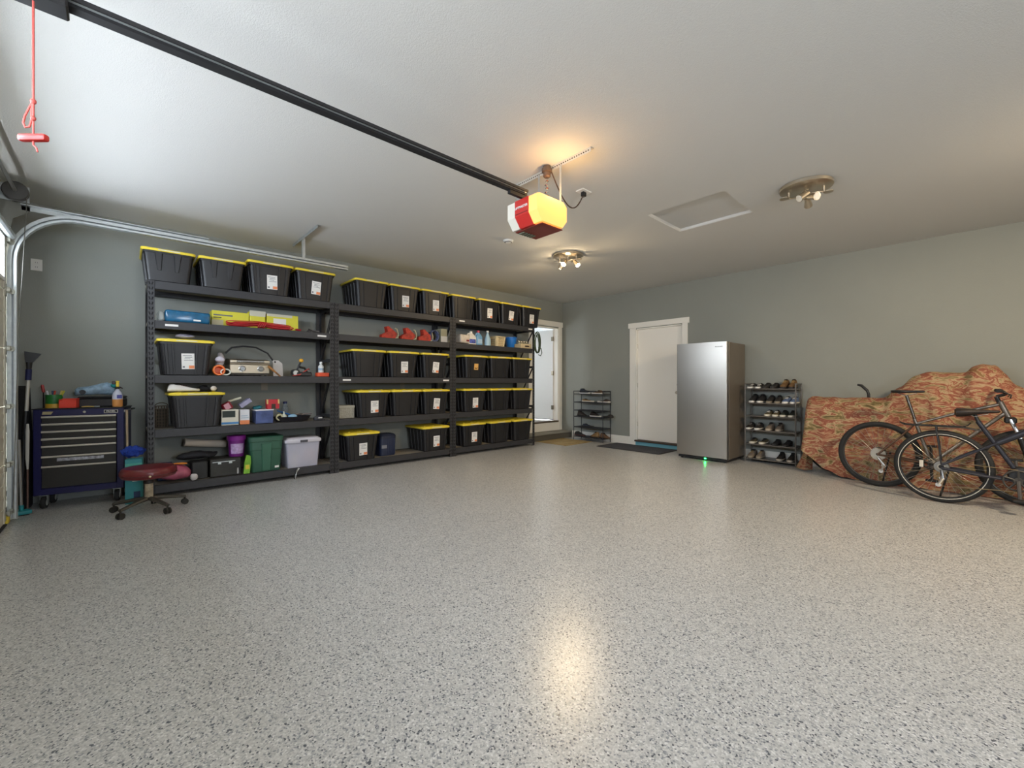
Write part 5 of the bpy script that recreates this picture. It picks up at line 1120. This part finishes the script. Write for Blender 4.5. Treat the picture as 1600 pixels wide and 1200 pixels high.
single('tan canvas flat with cream sole', 'second', 917, TAN, CRS, .28, .06)
single('dark canvas flat with white sole', 'second', 942, DK, WSOLE, .28, .065, True)
single('dark brown ankle boot', 'fourth', 908, DK, DSOLE, .22, .115, False, LACEB, 'boot')
single('dark shoe with thick white sole', 'fourth', 929, DK, WSOLE, .25, .10, False, LACEB)
single('black low clog', 'fourth', 948, M('black_clog', '#26221f', .7), DSOLE, .22, .06, True)
single('grey-blue flat sandal', 'fifth', 918, NV2, DSOLE, .27, .06, False, None, 'sandal')
single('black work shoe', 'bottom', 906, BK, M('maroon_sole', '#4a2a28', .7), .25, .09, False, LACEB)
single('tan leather boot', 'bottom', 929, TAN, M('brown_sole', '#4e3c28', .7), .21, .12, True, LACEB, 'boot')
single('brown leather boot', 'bottom', 945, M('brown_leather', '#6e523c', .7), M('brown_sole'), .21, .11, False, LACEB, 'boot')

# ------------------------------------------------------------------ covered motorcycle
mc = thing('covered_motorcycle', 'motorcycle under a red and tan printed cover against the back wall', 'motorcycle', (0, 7.0, 0))
TOPC = [(-1.60, .98), (-1.54, 1.015), (-1.2, 1.0), (-.80, 1.01), (-.66, 1.14), (-.53, 1.27), (-.41, 1.325), (-.25, 1.32), (-.10, 1.315), (-.05, 1.38), (.024, 1.405), (.12, 1.39), (.19, 1.29), (.26, 1.18), (.4, 1.08), (.7, 1.0), (.85, .9)]
HEMC = [(-1.60, .34), (-1.45, .22), (-1.28, .09), (-1.12, .02), (-1.0, .006), (.6, .006), (.85, .05)]
def interp(tab, x):
    for (a, va), (b_, vb) in zip(tab, tab[1:]):
        if x <= b_:
            u = (x - a) / (b_ - a); u = min(max(u, 0), 1); u = u * u * (3 - 2 * u) * .5 + u * .5; return va + (vb - va) * u
    return tab[-1][1]
def crom(P, u):
    n = len(P) - 1; x = min(u * n, n - 1e-6); i = int(x); f = x - i
    p = [P[max(i - 1, 0)], P[i], P[i + 1], P[min(i + 2, n)]]
    return tuple(.5 * (2 * p[1][k] + (p[2][k] - p[0][k]) * f + (2 * p[0][k] - 5 * p[1][k] + 4 * p[2][k] - p[3][k]) * f * f + (3 * p[1][k] - p[0][k] - 3 * p[2][k] + p[3][k]) * f ** 3) for k in range(2))
rings = []; NU, NV = 110, 64
for i in range(NU + 1):
    X = -1.585 + 2.43 * i / NU; top = interp(TOPC, X); hem = interp(HEMC, X); sh = 1.0
    e = min((X + 1.585) / .07, 1.); e = math.sqrt(max(0, 1 - (1 - e) ** 2)) * .45 + .55
    P = [(-.34, hem), (-.32, hem + .35 * (top - hem)), (-.26, hem + .72 * (top - hem)), (-.15, hem + .93 * (top - hem)), (0, top), (.15, hem + .96 * (top - hem)), (.24, hem + .8 * (top - hem)), (.29, hem + .35 * (top - hem)), (.30, hem)]
    ring = []
    for j in range(NV):
        y, z = crom(P, j / (NV - 1)); q = Vector((X * 5.2, y * 4, z * 1.6 + X * 1.3))
        w = noise.noise(q) * .05 + noise.noise(q * 2.3 + Vector((5, 1, 2))) * .03 + .012 * abs(noise.noise(q * 4.1))
        edge = min(1, (top - z) / .12 + .25)
        y = y * e + w * edge * (-1 if y < 0 else .5) * .9
        ring.append((X - .05 * (1 - z / top) * (1 - i / NU), min(y, .315), max(z + .012 * noise.noise(q * 1.7), .006)))
    rings.append(ring)
b = MB(); vv = [[b.bm.verts.new(p) for p in r] for r in rings]
for i in range(NU):
    for j in range(NV - 1): b.bm.faces.new((vv[i][j], vv[i][j + 1], vv[i + 1][j + 1], vv[i + 1][j]))
b.bm.faces.new(vv[0])
cover = b.build('cover', CAMO, mc, 180)
fl = MB(); fl.rings([[(-1.60 - .06 * k, -.12 + .04 * math.sin(k), .30 - .14 * k), (-1.55 - .02 * k, -.2, .30 - .14 * k), (-1.52, -.1, .30 - .14 * k), (-1.57, .02, .30 - .14 * k)] for k in (0, .7, 1.4, 2.0)]); fl.build('cover_flap', CAMO, mc)
def wheel(parent, cx, cz, R, tr_, spokes, rim_m, hubw=.05, stripe=None, y=0., name='wheel'):
    n = 56
    tire = MB(); tire.tube([(cx + (R - tr_) * math.cos(2 * math.pi * i / n), y, cz + (R - tr_) * math.sin(2 * math.pi * i / n)) for i in range(n)], tr_, 12, closed=True); tw = tire.build(name, RUBBER, parent)
    rim = MB(); rr = R - 2 * tr_ + .004
    rim.tube([(cx + rr * math.cos(2 * math.pi * i / n), y, cz + rr * math.sin(2 * math.pi * i / n)) for i in range(n)], .011, 8, closed=True); rim.build('rim', rim_m, tw)
    if spokes:
        s = MB()
        for k in range(spokes):
            a = 2 * math.pi * k / spokes; a2 = a + (.35 if k % 4 < 2 else -.35); sd = .022 if k % 2 else -.022
            s.tube([(cx + .025 * math.cos(a2), y + sd, cz + .025 * math.sin(a2)), (cx + rr * math.cos(a), y, cz + rr * math.sin(a))], .0013, 4)
        s.build('spokes', mat('spoke_steel', '#c2bfba', .35, .9), tw)
    MB().lathe([(.012, -hubw), (.03, -hubw * .7), (.018, -hubw * .5), (.018, hubw * .5), (.03, hubw * .7), (.012, hubw)], (cx, y, cz), 16, 'Y').build('hub', BLACKP, tw)
    if stripe is not None:
        s = MB(); rs = R - 2 * tr_ + .012
        for sd in (-1, 1): s.tube([(cx + rs * math.cos(2 * math.pi * i / n), y + sd * tr_ * .87, cz + rs * math.sin(2 * math.pi * i / n)) for i in range(n)], .0035, 6, closed=True)
        s.build('reflective_stripe', stripe, tw)
    return tw
wheel(mc, -1.30, .315, .31, .055, 0, CHROME, .06, M('white_wall', '#d8d4cc', .4)); wheel(mc, .45, .315, .31, .05, 0, CHROME, .06)
b = MB(); b.lathe([(.03, -.04), (.17, -.03), (.17, .03), (.03, .04)], (-1.30, 0, .315), 24, 'Y'); b.build('wheel_disc', M('dark_alloy', '#3a3a3a', .4, metal=.7), mc)
b = MB(); b.lo_hi((-1.2, -.10, .25), (.35, .10, .6)); b.build('chassis', M('dark_engine', '#262422', .5), mc)
a, c = on_y(1357, 622, 7.05), on_y(1351, 603, 7.05)
b = MB(); b.tube([(a[0] + .005, .03, .96), (a[0] + .005, .03, 1.05), (a[0] - .01, .03, 1.10), (c[0] - .03, .03, 1.165), (c[0] - .07, .03, 1.175)], [.017, .016, .016, .017, .013], 10); b.build('grab_rail', BLACKP, mc)

# ------------------------------------------------------------------ bicycles
def saddle(parent, cx, cz, L, W, m, pitch=0., thick=1.):
    b = MB(); rs = []
    for u, wd, hh in ((0, .35, .5), (.05, .9, .9), (.2, 1., 1.), (.38, .85, .95), (.55, .45, .8), (.8, .26, .7), (.96, .2, .6), (1., .08, .3)):
        x = cx + (u - .45) * L; rs.append([(x, W / 2 * wd * math.cos(a), cz + pitch * (u - .45) + (.5 * math.sin(a) * (.028 if math.sin(a) > 0 else .05)) * hh * (1 + (thick - 1) * max(0, 1 - u * 1.3))) for a in [2 * math.pi * i / 14 for i in range(14)]])
    b.rings(rs); s = b.build('saddle', m, parent, 60)
    r = MB(); r.tube([(cx - .07, .02, cz - .02), (cx + .0, .02, cz - .05), (cx + .09, .02, cz - .02)], .004, 6); r.tube([(cx - .07, -.02, cz - .02), (cx + .0, -.02, cz - .05), (cx + .09, -.02, cz - .02)], .004, 6); r.build('saddle_rail', CHROME, s)
def chain_set(t, hub, bb, rc, rs, y, cage, crank_m, ring_m):
    b = MB()
    b.tube([(hub[0], y, hub[1] + rs), (bb[0], y, bb[1] + rc)], .0035, 4); b.tube([(cage[0], y, cage[1] - .012), (bb[0], y, bb[1] - rc)], .0035, 4); b.tube([(hub[0] + rs * .7, y, hub[1] - rs * .7), (cage[0] + .02, y, cage[1] + .05)], .0035, 4)
    b.build('chain', mat('chain_steel', '#a8987c', .4, .9), t)
    b = MB(); b.tube([(bb[0] + rc * .93 * math.cos(a), y, bb[1] + rc * .93 * math.sin(a)) for a in [2 * math.pi * i / 36 for i in range(36)]], .008, 6, closed=True)
    for k in range(5):
        a = 2 * math.pi * k / 5 + .3; b.tube([(bb[0], y, bb[1]), (bb[0] + rc * .92 * math.cos(a), y, bb[1] + rc * .92 * math.sin(a))], .009, 6)
    b.lathe([(.03, -.008), (.03, .008)], (bb[0], y, bb[1]), 16, 'Y'); b.build('chainring', ring_m, t)
    for s, dy in ((1, y - .02), (-1, -y + .02)):
        c = MB(); c.tube([(bb[0], dy, bb[1]), (bb[0] + .01 * s, dy - .01 * (1 if dy < 0 else -1), bb[1] - s * .165)], [.015, .012], 8); cr = c.build('crank_arm', crank_m, t)
        sg = -1 if dy < 0 else 1
        p = MB(); p.box((bb[0] + .01 * s, dy + sg * .055, bb[1] - s * .168), (.095, .075, .02), .005); p.tube([(bb[0] + .01 * s, dy, bb[1] - s * .165), (bb[0] + .01 * s, dy + sg * .03, bb[1] - s * .168)], .007, 6); p.build('pedal', BLACKP, cr)
    c = MB()
    for k in range(7): c.lathe([(.02, 0), (rs * (.55 + .075 * k), 0), (rs * (.55 + .075 * k), .002), (.02, .002)], (hub[0], y + .028 - .0045 * (7 - k) + .012, hub[1]), 20, 'Y')
    c.build('cassette', mat('cassette_steel', '#b8b2a6', .3, .9), t)
    d = MB(); d.tube([(hub[0], y, hub[1] - .03), (cage[0] + .03, y - .01, cage[1] + .07), (cage[0], y, cage[1])], [.012, .018, .009], 8); d.lathe([(.012, -.006), (.022, -.005), (.022, .005), (.012, .006)], (cage[0], y, cage[1]), 14, 'Y'); d.lathe([(.012, -.006), (.022, -.005), (.022, .005), (.012, .006)], (cage[0] + .025, y, cage[1] + .065), 14, 'Y'); d.build('rear_derailleur', CHROME, t)
def handlebar(t, hx, hz, half, m, sweep=.06, rise=.02):
    b = MB(); b.tube([(hx - sweep, -half, hz + rise), (hx - sweep * .5, -half * .6, hz + rise), (hx, -.08, hz), (hx, .08, hz), (hx - sweep * .5, half * .6, hz + rise), (hx - sweep, half, hz + rise)], .013, 10); h = b.build('handlebar', m, t)
    for s in (-1, 1):
        MB().tube([(hx - sweep * .62, s * half * .68, hz + rise), (hx - sweep, s * half * 1.01, hz + rise)], .018, 10).build('grip', RUBBER, h)
        MB().tube([(hx - sweep * .55, s * half * .62, hz + rise - .005), (hx + .03, s * half * .66, hz - .01), (hx + .02, s * half * .95, hz - .035)], .006, 6).build('brake_lever', BLACKP, h)
# silver hardtail
BA = thing('mountain_bike', 'silver hardtail mountain bike parked close to the covered motorcycle', 'bicycle', (-.79, 6.48, 0))
SIL = mat('polished_silver_frame', '#857d75', .3, .85); R_ = .375
wheel(BA, 0, R_, R_, .028, 32, mat('dark_rim', '#4a4845', .35, .7)); wheel(BA, 1.13, R_, R_, .028, 32, mat('dark_rim'))
bbA = (.44, .33)
b = MB(); b.tube([bbA[:1] + (0,) + bbA[1:], (.305, 0, .80)], .017, 12); b.tube([(.325, 0, .75), (.62, 0, .875), (.93, 0, .985)], [.013, .014, .016], 12); b.tube([(.44, 0, .33), (.965, 0, .90)], .018, 12); b.tube([(.93, 0, 1.01), (.985, 0, .86)], .023, 12); b.build('frame', SIL, BA)
b = MB()
for s in (-1, 1): b.tube([(0, s * .065, R_), (.2, s * .055, .60), (.315, s * .02, .755)], .010, 8); b.tube([(0, s * .065, R_), (.3, s * .05, .335), (.44, s * .02, .33)], .011, 8)
b.build('rear_stays', mat('copper_dark_stays', '#6b5446', .3, .8), BA)
MB().tube([(.318, 0, .76), (.24, 0, 1.06)], .0145, 12).build('seat_post', mat('dark_post', '#6a645e', .25, .9), BA); saddle(BA, .235, 1.105, .28, .14, BLACKP, -.0)
b = MB(); b.lo_hi((.955, -.07, .80), (1.04, .07, .86), .012)
for s in (-1, 1): b.tube([(1.06, s * .065, .66), (1.13, s * .065, R_)], .021, 10)
fk = b.build('fork', BLACKP, BA)
b = MB()
for s in (-1, 1): b.tube([(.995, s * .065, .84), (1.065, s * .065, .65)], .016, 10)
b.build('stanchion', CHROME, fk)
b = MB(); b.tube([(.925, 0, 1.0), (.905, 0, 1.06)], .018, 10); b.tube([(.905, 0, 1.06), (.965, 0, 1.085)], .016, 10); b.build('stem', BLACKP, BA); handlebar(BA, .97, 1.09, .25, BLACKP, .06, .03)
chain_set(BA, (0, R_), bbA, .065, .07, -.055, (.03, .19), mat('dark_crank', '#3b3936', .35, .6), mat('dark_crank'))
MB().lathe([(.03, .045), (.075, .045), (.075, .047), (.03, .047)], (0, 0, R_), 28, 'Y').build('brake_disc', CHROME, BA)
b = MB(); b.tube([(.1, .06, .40), (.02, .12, .01)], .009, 8); b.build('kickstand', BLACKP, BA)
# navy e-bike
BB = thing('electric_bike', 'dark navy electric bike with rear rack parked in front of the mountain bike', 'bicycle', (-.255, 6.08, 0)); R_ = .362
NVB = M('navy_frame_paint', '#23242f', .35, var=.04, scale=6)
wheel(BB, 0, R_, R_, .026, 32, mat('black_rim', '#2a2927', .4, .5), .06, M('reflective_white', '#cfcbc2', .4)); wheel(BB, 1.13, R_, R_, .026, 32, mat('black_rim'), .06, M('reflective_white'))
bb = (.495, .305)
b = MB(); b.tube([(.50, 0, .36), (.245, 0, .83)], .019, 12); b.tube([(.36, 0, .625), (.62, 0, .80), (.90, 0, .95)], [.026, .03, .03], 12); b.tube([(.52, 0, .36), (.95, 0, .83)], .034, 12); b.tube([(.89, 0, .99), (.96, 0, .79)], .026, 12); b.build('frame', NVB, BB)
b = MB()
for s in (-1, 1): b.tube([(0, s * .07, R_ + .02), (.2, s * .05, .52), (.375, s * .018, .635)], .011, 8); b.tube([(0, s * .07, R_ - .01), (.3, s * .055, .315), (.47, s * .03, .30)], .014, 8)
b.build('rear_stays', NVB, BB)
MB().lathe([(.04, -.05), (.075, -.045), (.085, -.02), (.085, .03), (.06, .045)], (bb[0] + .02, 0, bb[1] + .04), 20, 'Y').build('motor', M('black_motor', '#232326', .5), BB)
MB().tube([(.25, 0, .82), (.225, 0, .895)], .014, 10).build('seat_post', BLACKP, BB); saddle(BB, .225, .925, .30, .19, M('brown_black_leather', '#2a211d', .5), .012, 2.6)
b = MB()
for s in (-1, 1): b.tube([(.96, s * .03, .80), (1.02, s * .065, .72), (1.13, s * .065, R_)], [.02, .02, .014], 10)
b.build('fork', NVB, BB)
b = MB(); b.tube([(.885, 0, .99), (.86, 0, 1.06)], .018, 10); b.tube([(.86, 0, 1.06), (.90, 0, 1.09)], .016, 10); b.build('stem', BLACKP, BB); handlebar(BB, .90, 1.09, .30, BLACKP, .10, .03)
chain_set(BB, (0, R_), bb, .098, .055, -.06, (-.02, .185), M('grey_crank', '#55504c', .5), M('dark_ring', '#3c3936', .5))
b = MB(); zr = .765
b.tube([(-.27, -.05, zr), (.14, -.05, zr), (.16, 0, zr + .005), (.14, .05, zr), (-.27, .05, zr)], .007, 8, closed=True); b.tube([(-.27, -.05, zr), (-.31, 0, zr + .02), (-.27, .05, zr)], .007, 8)
for x in (-.2, -.08, .04): b.tube([(x, -.05, zr), (x, .05, zr)], .005, 6)
for s in (-1, 1): b.tube([(0, s * .075, R_ + .03), (-.02, s * .07, .6), (-.04, s * .055, zr)], .006, 8); b.tube([(.14, s * .05, zr), (.27, s * .03, .74)], .006, 8)
b.tube([(.13, -.045, zr), (.18, -.04, zr + .02), (.2, -.04, zr + .05)], .005, 6); b.build('luggage_rack', BLACKP, BB)
b = MB(); b.lathe([(.02, -.05), (.055, -.048), (.06, -.03), (.045, .04)], (0, 0, R_), 20, 'Y'); b.build('rear_hub', mat('hub_alloy', '#8d8a84', .35, .8), BB)
MB().lo_hi((-.16, -.04, .34), (-.13, -.035, .41), .003).build('reflector', M('clear_reflector', '#cfc8ba', .3), BB)
b = MB(); b.tube([(.05, .08, .33), (-.02, .16, .012)], .009, 8); b.build('kickstand', BLACKP, BB)
